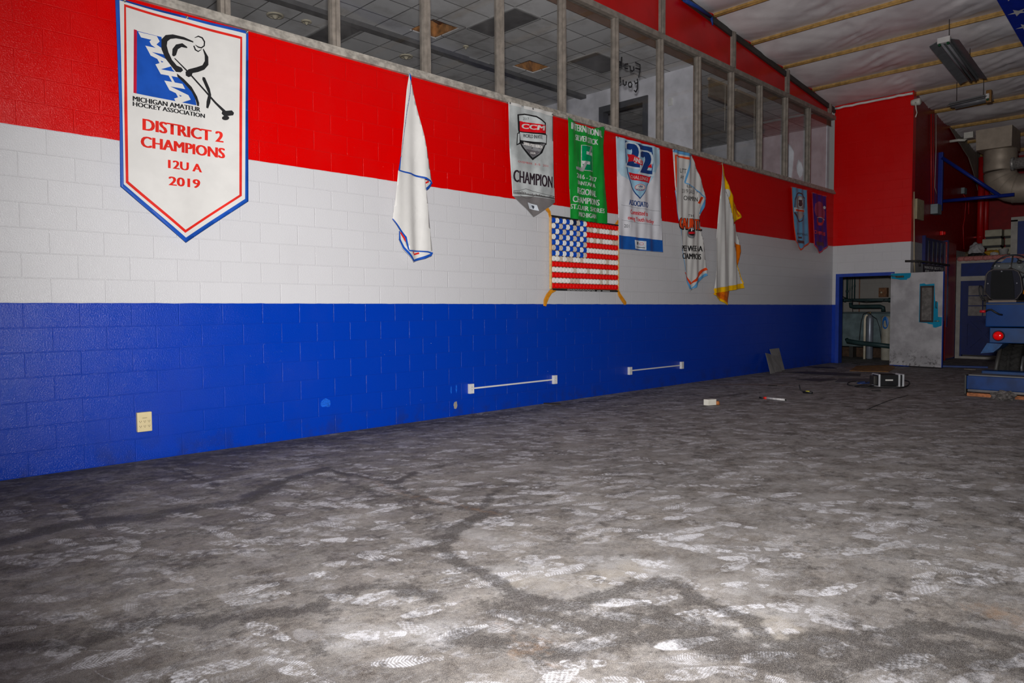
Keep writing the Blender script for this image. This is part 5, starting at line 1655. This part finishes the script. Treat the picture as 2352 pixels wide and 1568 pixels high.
# ------------------------------------------------------------------ strip lights under the roof
LG = P('lamp_housing', (104, 106, 108), 0.45, .2)
def strip(p0, p1, w, lab, tubes=True):
    p0 = Vector(p0); p1 = Vector(p1); c = (p0 + p1) / 2; d = (p1 - p0) / 2
    up = Vector((0, 0, 1)); s_ = d.cross(up).normalized()
    upn = s_.cross(d).normalized()
    t_ = thing('strip_light', tuple(c), lab, 'ceiling light', 'strip lights under the roof')
    b = MB(); b.obox(c + upn * .03, d, s_ * w * .38, upn * .035, bev=.006); b.build('housing', LG, t_)
    for sg_ in (-1, 1):
        b = MB(); b.obox(c + s_ * sg_ * w * .72 - upn * .0, d, s_ * w * .32 - upn * .03 * sg_ * 1.0, upn * .006); b.build('reflector', LG, t_)
        b = MB(); q = s_ * sg_ * w * .18 - upn * .025; b.tube([p0 + q + d * .02, p1 + q - d * .02], .019, 12); b.build('tube', P('lamp_tube', (118, 118, 122), 0.25), t_)
    for u in (-.7, .7):
        cc = c + d * u; b = MB(); b.tube([cc + upn * .06, Vector((cc.x, cc.y, zc(cc.x) + .08))], .006, 6); b.build('hanger', STEELD, t_)
    b = MB(); b.obox(p0 + upn * .02, d.normalized() * .03, s_ * w * .45, upn * .05, bev=.004); b.build('end_cap', P('cap_white', (190, 188, 186), 0.5), t_)
    for sg_ in (-1, 1):
        b = MB(); q = p0 + s_ * sg_ * w * .3 - upn * .05; b.lathe([(.022, -.02), (.026, .0), (.02, .02)], q, 'x', 10); b.build('lamp_holder', P('holder_green', (16, 66, 40), 0.4), t_)
    return t_
s0 = at(2168, 95, 'z', 6.02); s1_ = at(2236, 184, 'z', 5.82)
strip(s0, s1_, .22, 'long open strip light with white end cap hung lengthwise below the roof')
s0 = at(2272, 224, 'z', 5.72); s1_ = at(2184, 244, 'z', 5.72)
t2 = strip(s0, s1_, .20, 'darker strip light hung crosswise near the side wall corner')
b = MB(); b.obox((s0.x, s0.y, s0.z + .02), (.06, 0, 0), (0, .05, 0), (0, 0, .13), bev=.02); b.build('amber_cover', P('amber_cover', (120, 84, 40), 0.4), t2)
# floodlight fitting at the wall corner
p = at(2106, 234, 'y', YS - .1)
fl = thing('corner_lamp', (p.x, YS, p.z), 'small pale lamp fitting with a dangling bracket at the top of the wall corner', 'lamp')
b = MB(); b.lathe([(.06, .01), (.07, -.05), (.08, -.16), (.05, -.18)], (p.x, YS, p.z), 'y', 16); b.build('head', P('lamp_white', (190, 188, 180), 0.5), fl)
b = MB(); b.tube([(p.x - .1, YS - .1, p.z - .02), (p.x - .12, YS - .12, p.z - .18), (p.x - .05, YS - .12, p.z - .25), (p.x - .14, YS - .12, p.z - .36)], .012, 6); b.build('dangling_bracket', P('lamp_white', (190, 188, 180), 0.5), fl)
# blue tape caught at the roof edge
b = MB(); q = [at(1572, 0, 'y', -.06), at(1600, 15, 'y', -.06), at(1632, 38, 'y', -.06)]
b.tube(q, [.035, .03, .03], 8); b.tube([at(1634, 40, 'y', -.06), at(1637, 58, 'y', -.06)], [.03, .012], 6)
tag(b.build('blue_ribbon', P('ribbon_blue', (30, 60, 130), 0.5)), 'torn blue streamer along the roof edge above the red boards', 'streamer')

# ------------------------------------------------------------------ office details
def disc(px, py, r, lab, mat, name='ceiling_diffuser'):
    p = at(px, py, 'z', ZO)
    t_ = thing(name, (p.x, p.y, ZO - .05), lab, 'ceiling vent')
    b = MB(); b.lathe([(r, 0), (r * .96, -.015), (r * .7, -.02), (r * .68, -.008), (r * .5, -.02), (r * .32, -.012), (r * .3, -.04), (0, -.045)], (p.x, p.y, ZO), 'z', 28)
    b.build('plate', mat, t_)
    b = MB(); b.lathe([(r * .22, -.04), (r * .12, -.055), (0, -.056)], (p.x, p.y, ZO), 'z', 16); b.build('hub', mat, t_)
VT = P('vent_ivory', (190, 182, 160), 0.5)
disc(632, 35, .13, 'round ivory ceiling vent seen through the first window pane, larger one', VT)
disc(704, 49, .08, 'small round ivory ceiling disc right of the first vent', VT)
disc(933, 129, .12, 'round ivory ceiling vent seen through the second window pane', VT)
disc(1070, 106, .05, 'small round sprinkler head on the office ceiling behind the third pane', VT, 'sprinkler_head')
for k, (x0, x1, y0, y1, lab) in enumerate(((7.63, 8.18, .64, 1.71, 'dark unlit ceiling light panel behind the fourth mullion'), (8.52, 9.0, 2.67, 2.94, 'small dark ceiling panel beyond the office track'),
                                           (9.93, 10.9, .95, 1.6, 'dark unlit ceiling light panel above the marker writing'), (6.0, 6.5, 2.9, 3.9, 'dark ceiling panel far back near the second vent'))):
    t_ = thing('ceiling_light', ((x0 + x1) / 2, (y0 + y1) / 2, ZO - .02), lab, 'ceiling light')
    b = MB(); b.box(x0, x1, y0, y1, ZO - .008, ZO - .001); b.build('diffuser', P('dark_diffuser', (84, 84, 86), 0.3, var=.2, scale=6), t_)
    b = MB()
    for q in ((x0 - .02, x0 + .01, y0, y1), (x1 - .01, x1 + .02, y0, y1), (x0, x1, y0 - .02, y0 + .01), (x0, x1, y1 - .01, y1 + .02)): b.box(*q, ZO - .016, ZO)
    b.build('frame', P('tile_rail', (150, 150, 150), 0.5), t_)
# wall thermostat
p = at(1540, 234, 'x', XO - .01)
b = MB(); b.box(XO - .02, XO, p.y - .05, p.y + .05, p.z - .07, p.z + .07, bev=.005); b.box(XO - .024, XO - .02, p.y - .035, p.y - .02, p.z - .05, p.z + .05)
tag(b.build('light_switch', P('switch_white', (225, 225, 225), 0.4)), 'white switch plate on the office cross wall', 'switch')
# blinds
BLN = P('blind_slats', (168, 150, 128), 0.6, var=.15)
def blind(px0, pt, px1, pbz, lab):
    a = at(px0, pt, 'y', .3); c = at(px1, pt, 'y', .3); zlo = at(px0, pbz, 'y', .3).z
    t_ = thing('window_blind', ((a.x + c.x) / 2, .3, zlo), lab, 'window blind', 'half-raised blinds in the office')
    b = MB()
    z = zlo + .06
    while z < ZO - .06:
        b.box(a.x, c.x, .29, .315, z, z + .004); z += .022
    b.build('slats', BLN, t_)
    b = MB(); b.box(a.x, c.x, .285, .32, zlo, zlo + .05); b.build('bottom_rail', P('blind_rail', (110, 92, 76), 0.6), t_)
    b = MB(); b.box(a.x, c.x, .27, .33, ZO - .05, ZO - .005); b.build('head_rail', BLN, t_)
    b = MB(); xx = a.x + (c.x - a.x) * .8; b.tube([(xx, .28, ZO - .05), (xx, .28, zlo - .55)], .005, 6); b.build('cord', P('cord_pale', (190, 184, 170), 0.6), t_)
blind(1628, 190, 1672, 222, 'tan slatted blind half raised behind the pane right of the brown jamb')
blind(1688, 220, 1741, 250, 'tan slatted blind half raised behind the next pane to the right')

# ------------------------------------------------------------------ ice resurfacer at the right edge
ZB = P('machine_blue', (0, 48, 104), 0.28, var=.12, scale=3)
ZB2 = P('machine_blue_dull', (4, 50, 98), 0.42, var=.2, scale=5)
RUB = P('tyre_rubber', (30, 29, 28), 0.8, var=.3, scale=20)
SEATB = P('seat_black', (14, 15, 17), 0.85); SEATN = P('seat_navy', (5, 7, 28), 0.7)
zm = thing('ice_resurfacer', (14.5, -5.2, 0), 'blue ice resurfacing machine seen from behind at the right edge', 'ice resurfacer')


def zp(x, y, X):
    return at(2180 + x / 4.24, 560 + y / 4.24, 'x', X)


a = zp(358, 570, 13.3); c = zp(690, 810, 13.3)
b = MB(); b.box(13.3, 13.95, -4.72, a.y, c.z, a.z, bev=.015); bx_ = b.build('rear_box', ZB, zm)
b = MB(); b.box(13.29, 13.3, -4.72, a.y + .005, a.z - .035, a.z - .02); b.build('lid_seam', STEELD, bx_)
d0 = zp(395, 815, 13.32); d1 = zp(705, 970, 13.32)
b = MB(); b.box(13.32, 13.95, d1.y - .08, d0.y, d1.z, d0.z, bev=.01); lw_ = b.build('lower_panel', ZB2, zm)
b = MB(); b.box(13.34, 16.8, -6.25, -4.72, .78, 1.28, bev=.03); b.box(13.95, 16.8, -4.72, -4.30, .78, 1.28, bev=.03); b.build('chassis', ZB2, zm)
b = MB(); b.box(14.9, 17.0, -6.2, -5.0, 1.28, 2.0, bev=.05); b.build('snow_tank', ZB, zm)
p = zp(480, 895, 13.3)
b = MB(); b.lathe([(.082, .02), (.082, -.005), (.074, -.012)], (13.3, p.y, p.z), 'x', 28); tl_ = b.build('light_bezel', P('bezel_dark', (50, 20, 30), 0.4), zm)
b = MB(); b.lathe([(.071, -.01), (.066, -.024), (.045, -.034), (.0, -.038)], (13.3, p.y, p.z), 'x', 28)
o = b.build('tail_lens', P('lens_red', (235, 6, 8), 0.12), tl_); o['label'] = 'round red tail light lens'
b = MB()
fp = [zp(305, 1065, 13.1), zp(370, 965, 13.1), zp(520, 975, 13.1), zp(490, 1010, 13.1), zp(430, 1055, 13.1)]
b.prism(fp, (.5, 0, 0)); b.build('mudguard', P('machine_blue_scuffed', (22, 66, 112), 0.4, var=.3, scale=12), zm)
# tyre
ty = (zp(510, 1100, 13.75).y + zp(708, 1100, 13.75).y) / 2 - .02; tw = .15
b = MB()
n = 48
prof = [(.20, -tw * .8), (.30, -tw), (.365, -tw * .95), (.378, -tw * .7), (.378, -.03), (.366, -.028), (.366, .028), (.378, .03), (.378, tw * .7), (.365, tw * .95), (.30, tw), (.20, tw * .8)]
b.lathe(prof, (13.78, ty, .378), 'y', n)
for k in range(26):
    an = k * 2 * math.pi / 26
    for sg_ in (-1, 1):
        cc = Vector((13.78 + .381 * math.cos(an + sg_ * .06), ty + sg_ * tw * .52, .378 + .381 * math.sin(an + sg_ * .06)))
        rad = Vector((math.cos(an), 0, math.sin(an))); tan = Vector((-math.sin(an), 0, math.cos(an)))
        b.obox(cc, (tan + Vector((0, sg_ * .5, 0))).normalized() * .026, (Vector((0, 1, 0)) - tan * sg_ * .5).normalized() * tw * .38, rad * .007)
ty_ = b.build('tyre', RUB, zm)
b = MB(); b.lathe([(.19, -.05), (.2, .0), (.06, .02), (.05, .06), (0, .065)], (13.78, ty - tw * .75, .378), 'y', 24); b.build('wheel_rim', P('rim_grey', (96, 96, 98), 0.4, .3), ty_)
for yy, xx in ((-5.95, 13.78), (-5.95, 16.1), (ty, 16.1)):
    b = MB(); b.lathe(prof, (xx, yy, .378), 'y', 32); b.build('tyre', RUB, zm)
# seat
b = MB()
out = [(350, 470), (348, 420), (362, 300), (385, 270), (430, 250), (630, 250), (672, 270), (695, 320), (712, 440), (705, 470), (660, 530), (630, 545), (430, 545), (395, 525)]
b.prism([zp(x, y, 13.72) for x, y in out], (.12, 0, 0)); st_ = b.build('seat_back', SEATN, zm)
b = MB(); b.prism([zp(x, y, 13.70) for x, y in ((415, 262), (610, 262), (632, 400), (636, 535), (405, 535), (402, 400))], (.03, 0, 0)); b.build('seat_back_panel', SEATB, st_)
b = MB()
rim = [zp(x, y, 13.72) for x, y in out]
b.tube(rim + [rim[0]], .012, 8); b.build('piping', P('seat_piping', (58, 54, 54), 0.5), st_)
for x, y in ((512, 268), (378, 386), (660, 382)):
    p = zp(x, y, 13.70); b = MB(); b.lathe([(.014, .0), (.012, -.008), (0, -.01)], (13.70, p.y, p.z), 'x', 12); b.build('bolt', P('bolt_pale', (130, 130, 140), 0.35, .5), st_)
sc0 = zp(400, 545, 13.72); sc1 = zp(670, 545, 13.72)
b = MB(); b.box(13.78, 14.3, sc1.y, sc0.y, sc0.z - .01, sc0.z + .10, bev=.03); b.build('seat_cushion', SEATB, zm)
b = MB(); b.box(13.6, 14.2, sc1.y, sc0.y, a.z, sc0.z - .01); b.build('seat_base', P('seat_base_tan', (110, 96, 84), 0.6), zm)
b = MB(); b.tube([zp(x, y, 13.85) for x, y in ((352, 556), (325, 540), (300, 500), (292, 430), (300, 405), (316, 408), (326, 440), (330, 520), (345, 555))], .012, 8); b.build('arm_rail', BLACK, zm)
# console and steering wheel
g0 = zp(432, 190, 14.7); g1 = zp(725, 300, 14.7)
b = MB(); b.box(14.6, 14.9, g1.y - .1, g0.y, g1.z - .5, g0.z, bev=.03); cn = b.build('console', P('console_grey', (66, 70, 72), 0.5), zm)
for x, y in ((450, 214), (488, 217), (600, 214)):
    p = zp(x, y, 14.6); b = MB(); b.lathe([(.018, 0), (.014, -.02), (0, -.022)], (14.6, p.y, p.z), 'x', 12); b.build('switch_knob', P('knob_pale', (150, 150, 150), 0.3), cn)
for x, y, r in ((685, 174, .038), (688, 222, .045)):
    p = zp(x, y, 14.58); b = MB(); b.lathe([(r, .02), (r, -.01), (r * .8, -.012), (r * .78, -.006), (0, -.006)], (14.58, p.y, p.z), 'x', 20); b.build('gauge', BLACK if y < 200 else P('gauge_grey', (96, 100, 100), 0.4), cn)
wc = zp(600, 235, 14.45); RW = .27
ax1 = Vector((0, 1, 0)); ax2 = Vector((.55, 0, .83)).normalized()
b = MB(); ringp = [wc + ax1 * RW * math.cos(k * math.pi / 18) + ax2 * RW * math.sin(k * math.pi / 18) for k in range(37)]
b.tube(ringp, .014, 8); swl = b.build('steering_wheel', P('wheel_black', (26, 32, 40), 0.4), zm)
for k in range(3):
    an = math.pi / 2 + k * 2 * math.pi / 3; b = MB(); b.tube([wc, wc + (ax1 * math.cos(an) + ax2 * math.sin(an)) * RW], .01, 6); b.build('spoke', STEELD, swl)
b = MB(); b.tube([wc, Vector((14.7, wc.y, wc.z - .35))], .02, 8); b.build('steering_column', STEELD, zm)
b = MB(); b.prism([zp(x, y, 14.95) for x, y in ((500, 185), (560, 135), (650, 135), (700, 185))], (.2, 0, 0)); b.build('hood_top', ZB2, zm)
# hydraulic lever with red grips
b = MB(); b.tube([zp(355, 657, 13.26), zp(380, 642, 13.22), zp(410, 640, 13.2), zp(450, 665, 13.2), zp(490, 686, 13.22), zp(515, 690, 13.28)], .014, 8); hs = b.build('hydraulic_hose', BLACK, zm)
b = MB(); b.tube([zp(300, 657, 13.26), zp(356, 657, 13.26)], .022, 10); o = b.build('red_coupling', P('coupling_red', (180, 24, 34), 0.4), hs)
b = MB(); p = zp(640, 300, 14.2); q = zp(718, 470, 14.0); b.tube([(14.0, q.y, q.z), (14.0, q.y - .1, q.z + .03)], .04, 10); b.build('orange_knob', P('knob_orange', (196, 120, 20), 0.4), zm)
# conditioner at the back
c0 = at(2220, 862, 'x', 12.6)
b = MB(); b.box(12.6, 12.95, -6.3, c0.y, .10, c0.z, bev=.012); cd = b.build('conditioner_housing', P('conditioner_blue', (2, 44, 98), 0.42, var=.3, scale=5), zm)
b = MB(); b.box(12.95, 13.25, -6.3, c0.y - .12, .12, c0.z + .06, bev=.012); b.build('conditioner_top', ZB2, cd)
b = MB(); b.box(12.62, 12.96, -6.3, c0.y - .02, c0.z, c0.z + .018, bev=.004); b.build('top_rail', P('rail_grey', (104, 104, 104), 0.5), cd)
b = MB(); b.box(12.585, 12.98, c0.y, c0.y + .03, .02, c0.z + .01, bev=.01); b.build('side_plate', STEELD, cd)
b = MB(); b.tube([(12.57, c0.y - .03, .085), (12.57, -6.3, .085)], .022, 12); b.build('roller', P('roller_grey', (150, 148, 146), 0.3, .4), cd)
b = MB(); b.box(12.56, 12.62, -6.3, c0.y - .02, .0, .05); b.build('rubber_skirt', P('skirt_rust', (150, 92, 56), 0.7, var=.4, scale=20), cd)
for dz_ in (-4.35, -5.9):
    b = MB(); b.tube([(13.15, dz_, .36), (13.6, dz_, .9)], .03, 8); b.build('lift_arm', STEELD, cd)
p = at(2315, 908, 'z', .03)
b = MB(); bmesh.ops.create_icosphere(b.bm, subdivisions=3, radius=1)
for v in b.bm.verts:
    nn = 1 + .5 * noise.noise(v.co * 3); v.co = Vector((v.co.x * .10 * nn, v.co.y * .14 * nn, max(v.co.z, -.5) * .08 * nn)) + Vector((12.4, p.y, .045))
tag(b.build('dirt_clump', P('dirt_grey', (88, 84, 82), 0.9, var=.4, scale=30)), 'grey clump of dirt on the floor against the conditioner of the machine', 'dirt')

# ------------------------------------------------------------------ things on the floor


def q4(x, y):
    return at(1560 + x / 4.055, 780 + y / 4.055, 'z', 0)


def sheet(name, pts, h, mat, label, cat, group=None):
    b = MB(); P_ = [q4(*q) for q in pts]
    b.prism([(p.x, p.y, .001) for p in P_], (0, 0, h))
    return tag(b.build(name, mat), label, cat, group)


MAT1 = P('mat_dark', (58, 56, 58), 0.6, var=.2, scale=8)
MAT2 = P('mat_grey', (74, 74, 78), 0.6, var=.15, scale=8)
sheet('floor_mat', [(985, 303), (1180, 299), (1500, 308), (1692, 318), (1685, 345), (1500, 338), (1250, 326)], .006, MAT1, 'long dark mat strip on the floor, nearest to the leaning clear sheets', 'mat')
sheet('floor_mat', [(1080, 372), (1250, 362), (1440, 364), (1470, 372), (1300, 392)], .006, MAT1, 'short dark mat piece in front of the long dark strip', 'mat')
sheet('floor_mat', [(1490, 362), (1790, 366), (1815, 400), (1445, 398)], .006, MAT2, 'grey mat piece just left of the black heater', 'mat')
sheet('floor_mat', [(1185, 250), (1440, 257), (1468, 273), (1300, 268)], .006, MAT1, 'thin dark mat strip near the foot of the doorway wall', 'mat')
sheet('plywood_sheet', [(1588, 292), (1650, 246), (1990, 236), (2010, 262), (1950, 302)], .008, P('stained_plywood', (128, 92, 48), 0.7, var=.5, scale=7), 'stained brown plywood sheet lying in front of the open door', 'board')
b = MB(); a = at(2113, 841, 'z', 0); c = at(2268, 845, 'z', 0); d = (c - a) / 2; m_ = (a + c) / 2
b.obox((m_.x, m_.y, .02), d, Vector((-d.y, d.x, 0)).normalized() * .07, (0, 0, .02), bev=.004)
tag(b.build('threshold_board', P('board_blue', (20, 50, 110), 0.5)), 'long low blue board on the floor between the open door and the machine', 'board')

# heater with silver bands
A = at(2018, 888, 'z', 0); B = at(2076, 888, 'z', 0)
u = (B - A).normalized(); L_ = (B - A).length; v = Vector((-u.y, u.x, 0))
if (v.dot(CO - A)) > 0: v = -v
ht = thing('portable_case', tuple((A + B) / 2), 'black hard case with silver bands lying on the floor before the doorway', 'case')
def hb(u0, u1, v0, v1, z0, z1, bev=.0):
    b = MB(); c = A + u * (u0 + u1) / 2 + v * (v0 + v1) / 2
    b.obox((c.x, c.y, (z0 + z1) / 2), u * (u1 - u0) / 2, v * (v1 - v0) / 2, (0, 0, (z1 - z0) / 2), bev=bev); return b
hb(0, L_, 0.02, .26, .01, .20, .02).build('body', P('case_shell_black', (34, 34, 36), 0.45), ht)
SLV = P('band_silver', (196, 198, 202), 0.35, .3)
for u0 in (0.005, L_ * .80, L_ * .955):
    hb(u0, u0 + .03, .005, .275, .0, .212, .008).build('silver_band', SLV, ht)
hb(L_ * .28, L_ * .58, .008, .02, .10, .125, .003).build('white_label', VINYLW, ht)
hb(L_ * .27, L_ * .58, -.005, .02, .045, .075, .01).build('grip', BLACK, ht)
hb(-.06, .0, .05, .22, .03, .18, .015).build('fan_end', STEELD, ht)
b = hb(L_ * .2, L_ * .75, .08, .2, .205, .215, .004); b.build('top_handle', BLACK, ht)
def cordp(pts, r, mat, lab, name='power_cord'):
    b = MB(); P_ = []
    base = [q4(*q) for q in pts]
    for i in range(len(base) - 1):
        p0 = base[max(i - 1, 0)]; p1 = base[i]; p2 = base[i + 1]; p3 = base[min(i + 2, len(base) - 1)]
        for k in range(6):
            t_ = k / 6
            P_.append(.5 * ((2 * p1) + (p2 - p0) * t_ + (2 * p0 - 5 * p1 + 4 * p2 - p3) * t_ * t_ + (3 * p1 - p0 - 3 * p2 + p3) * t_ ** 3))
    P_.append(base[-1])
    b.tube([(p.x, p.y, r + .001) for p in P_], r, 8)
    return tag(b.build(name, mat), lab, 'cord')
cordp([(1830, 410), (1740, 400), (1640, 393), (1580, 402), (1575, 425), (1650, 432), (1760, 428), (1810, 436), (1700, 446), (1640, 440), (1760, 450), (1960, 452), (2060, 452), (2130, 430), (2140, 395), (2100, 385)], .010, BLACK, 'black power cord looped on the floor around the banded case')
cordp([(1840, 385), (1770, 398), (1690, 400), (1660, 408), (1700, 412), (1760, 408), (1800, 404)], .009, P('cord_blue', (36, 62, 120), 0.5), 'blue cord coiled on the floor left of the banded case')
cordp([(1745, 655), (1850, 610), (1980, 560), (2130, 520)], .004, BLACK, 'thin dark wire lying across the floor in front of the banded case', 'wire')

# leaning clear sheets
PLX = P('clouded_acrylic', (112, 110, 110), 0.25, var=.15, scale=4)
def lean(pts, ybot, ytop, lab):
    b = MB(); P_ = []
    for x, y, top in pts:
        q = at(1600 + x / 4.238, 500 + y / 4.238, 'y', ytop if top else ybot)
        if not top: q.z = max(q.z, 0.001)
        P_.append(q)
    zb_ = min(p.z for p in P_)
    P_ = [Vector((p.x, p.y, p.z)) for p in P_]
    b.prism(P_, (0, -.006, 0))
    tag(b.build('acrylic_sheet', PLX), lab, 'sheet', 'clear sheets leaning on the blue wall')
def leanq(l0, r0, l1, r1, yb, yt, lab):
    """bottom left/right px on the floor line, top left/right px near the wall"""
    b = MB()
    cv = lambda q: (1600 + q[0] / 4.238, 500 + q[1] / 4.238)
    bl_ = at(*cv(l0), 'y', yb); br__ = at(*cv(r0), 'y', yb); bl_.z = br__.z = .001
    tl_q = at(*cv(l1), 'y', yt); tr_q = at(*cv(r1), 'y', yt)
    n = (br__ - bl_).cross(tl_q - bl_).normalized() * .006
    b.prism([bl_, br__, tr_q, tl_q], n if n.y < 0 else -n)
    tag(b.build('acrylic_sheet', PLX), lab, 'sheet', 'clear sheets leaning on the blue wall')
leanq((782, 1492), (856, 1490), (708, 1278), (800, 1268), -.10, -.012, 'tallest clouded clear sheet leaning on the blue wall, rightmost of the three')
leanq((745, 1492), (830, 1492), (712, 1332), (785, 1342), -.175, -.06, 'middle clouded clear sheet leaning in front of the tallest one')
leanq((718, 1492), (762, 1492), (668, 1316), (716, 1326), -.26, -.11, 'narrow clouded clear sheet, leftmost of the three leaning sheets')

# little white box and orange cap
a = q4(228, 607); c = q4(272, 612); e = q4(345, 606)
hz = (at(1560 + 272 / 4.055, 780 + 556 / 4.055, 'y', c.y).z)
b = MB(); f_ = a + (e - c); b.prism([(p.x, p.y, 0) for p in (c, e, f_, a)], (0, 0, hz * .95))
tag(b.build('small_box', P('carton_white', (206, 202, 190), 0.6, var=.08)), 'small white carton standing on the floor before the blue wall', 'box')
p = q4(358, 604)
b = MB(); b.lathe([(.028, 0), (.03, .02), (.022, .045), (.02, .05)], (p.x, p.y, 0), 'z', 16)
tag(b.build('bottle_cap', P('cap_orange', (150, 88, 40), 0.6)), 'orange-brown cap beside the small white carton', 'cap')
# caulking tube
a = q4(748, 548); c = q4(995, 572); d = c - a
tu = thing('sealant_tube', tuple((a + c) / 2), 'white tube with red and black end lying on the floor', 'tube')
def seg(u0, u1, r, mat, nm):
    b = MB(); b.tube([(a + d * u0) + Vector((0, 0, .018)), (a + d * u1) + Vector((0, 0, .018))], r, 12); b.build(nm, mat, tu)
seg(.28, .97, .016, P('tube_white', (180, 178, 178), 0.4, var=.2, scale=30), 'barrel'); seg(.17, .28, .0185, REDPR, 'red_collar'); seg(0, .17, .014, BLACK, 'black_nozzle'); seg(.97, 1.0, .012, BLACK, 'black_tip')
# clamp
a = q4(1155, 498); c = q4(1240, 506); d = c - a
cl_ = thing('spring_clamp', tuple((a + c) / 2), 'small black and yellow clamp with an upright handle on the floor', 'clamp')
b = MB(); b.tube([a + Vector((0, 0, .02)), c + Vector((0, 0, .02))], .018, 8); b.build('body', BLACK, cl_)
b = MB(); b.tube([a + d * .3 + Vector((0, 0, .035)), a + d * .7 + Vector((0, 0, .035))], .012, 6); b.build('yellow_jaw', P('clamp_yellow', (190, 180, 60), 0.5), cl_)
b = MB(); b.tube([a + Vector((0, 0, .02)), a - d * .35 + Vector((0, 0, .06)), a - d * .45 + Vector((0, 0, .13))], .008, 6); b.build('handle', BLACK, cl_)
# scraps
def scrap(px, py, w, l, h, mat, name, lab, cat, ang=0.3):
    p = at(px, py, 'z', 0); b = MB()
    pts = []
    for k in range(9):
        an = k * 2 * math.pi / 9; r = 1 + .4 * noise.noise(Vector((k, px * .1, py * .1)))
        x, y = w * r * math.cos(an), l * r * math.sin(an)
        pts.append((p.x + x * math.cos(ang) - y * math.sin(ang), p.y + x * math.sin(ang) + y * math.cos(ang), .001))
    b.prism(pts, (0, 0, h)); tag(b.build(name, mat), lab, cat)
SCR = P('scrap_dark', (38, 36, 35), 0.8)
scrap(1773, 886, .05, .08, .012, SCR, 'debris', 'dark scrap on the floor below the leaning clear sheets', 'debris')
scrap(2014, 898, .04, .07, .012, SCR, 'debris', 'dark scrap on the floor just in front of the banded case', 'debris')
scrap(1966, 836, .05, .09, .012, SCR, 'debris', 'dark scrap on the floor in front of the machine room doorway', 'debris')
scrap(2228, 849, .06, .10, .02, P('scrap_pale', (110, 100, 88), 0.7), 'debris', 'pale scrap on the floor left of the conditioner top', 'debris')
scrap(2193, 821, .07, .07, .08, P('rag_white', (140, 138, 132), 0.7), 'rag', 'pale balled rag on the floor at the foot of the red door post', 'rag')
scrap(1268, 928, .05, .13, .012, P('scrap_brown', (48, 40, 34), 0.9), 'debris', 'dark heap of dirt at the foot of the blue wall under the nearer raceway', 'debris')
scrap(2004, 941, .02, .05, .01, SCR, 'debris', 'tiny dark scrap on the open floor below the thin wire', 'debris')
p = at(1436, 932, 'z', 0)
b = MB(); b.box(p.x - .035, p.x + .035, p.y - .035, p.y + .035, .0005, .003)
o = tag(b.build('card_tag', P('tag_frame_pale', (150, 148, 144), 0.5)), 'small square tag lying on the floor between the raceways', 'tag')
b = MB(); b.box(p.x - .026, p.x + .026, p.y - .026, p.y + .026, .003, .0036); b.build('tag_face', SCR, o)
SC.cycles.max_bounces = 5
SC.cycles.diffuse_bounces = 3
SC.cycles.glossy_bounces = 3
SC.cycles.transparent_max_bounces = 12
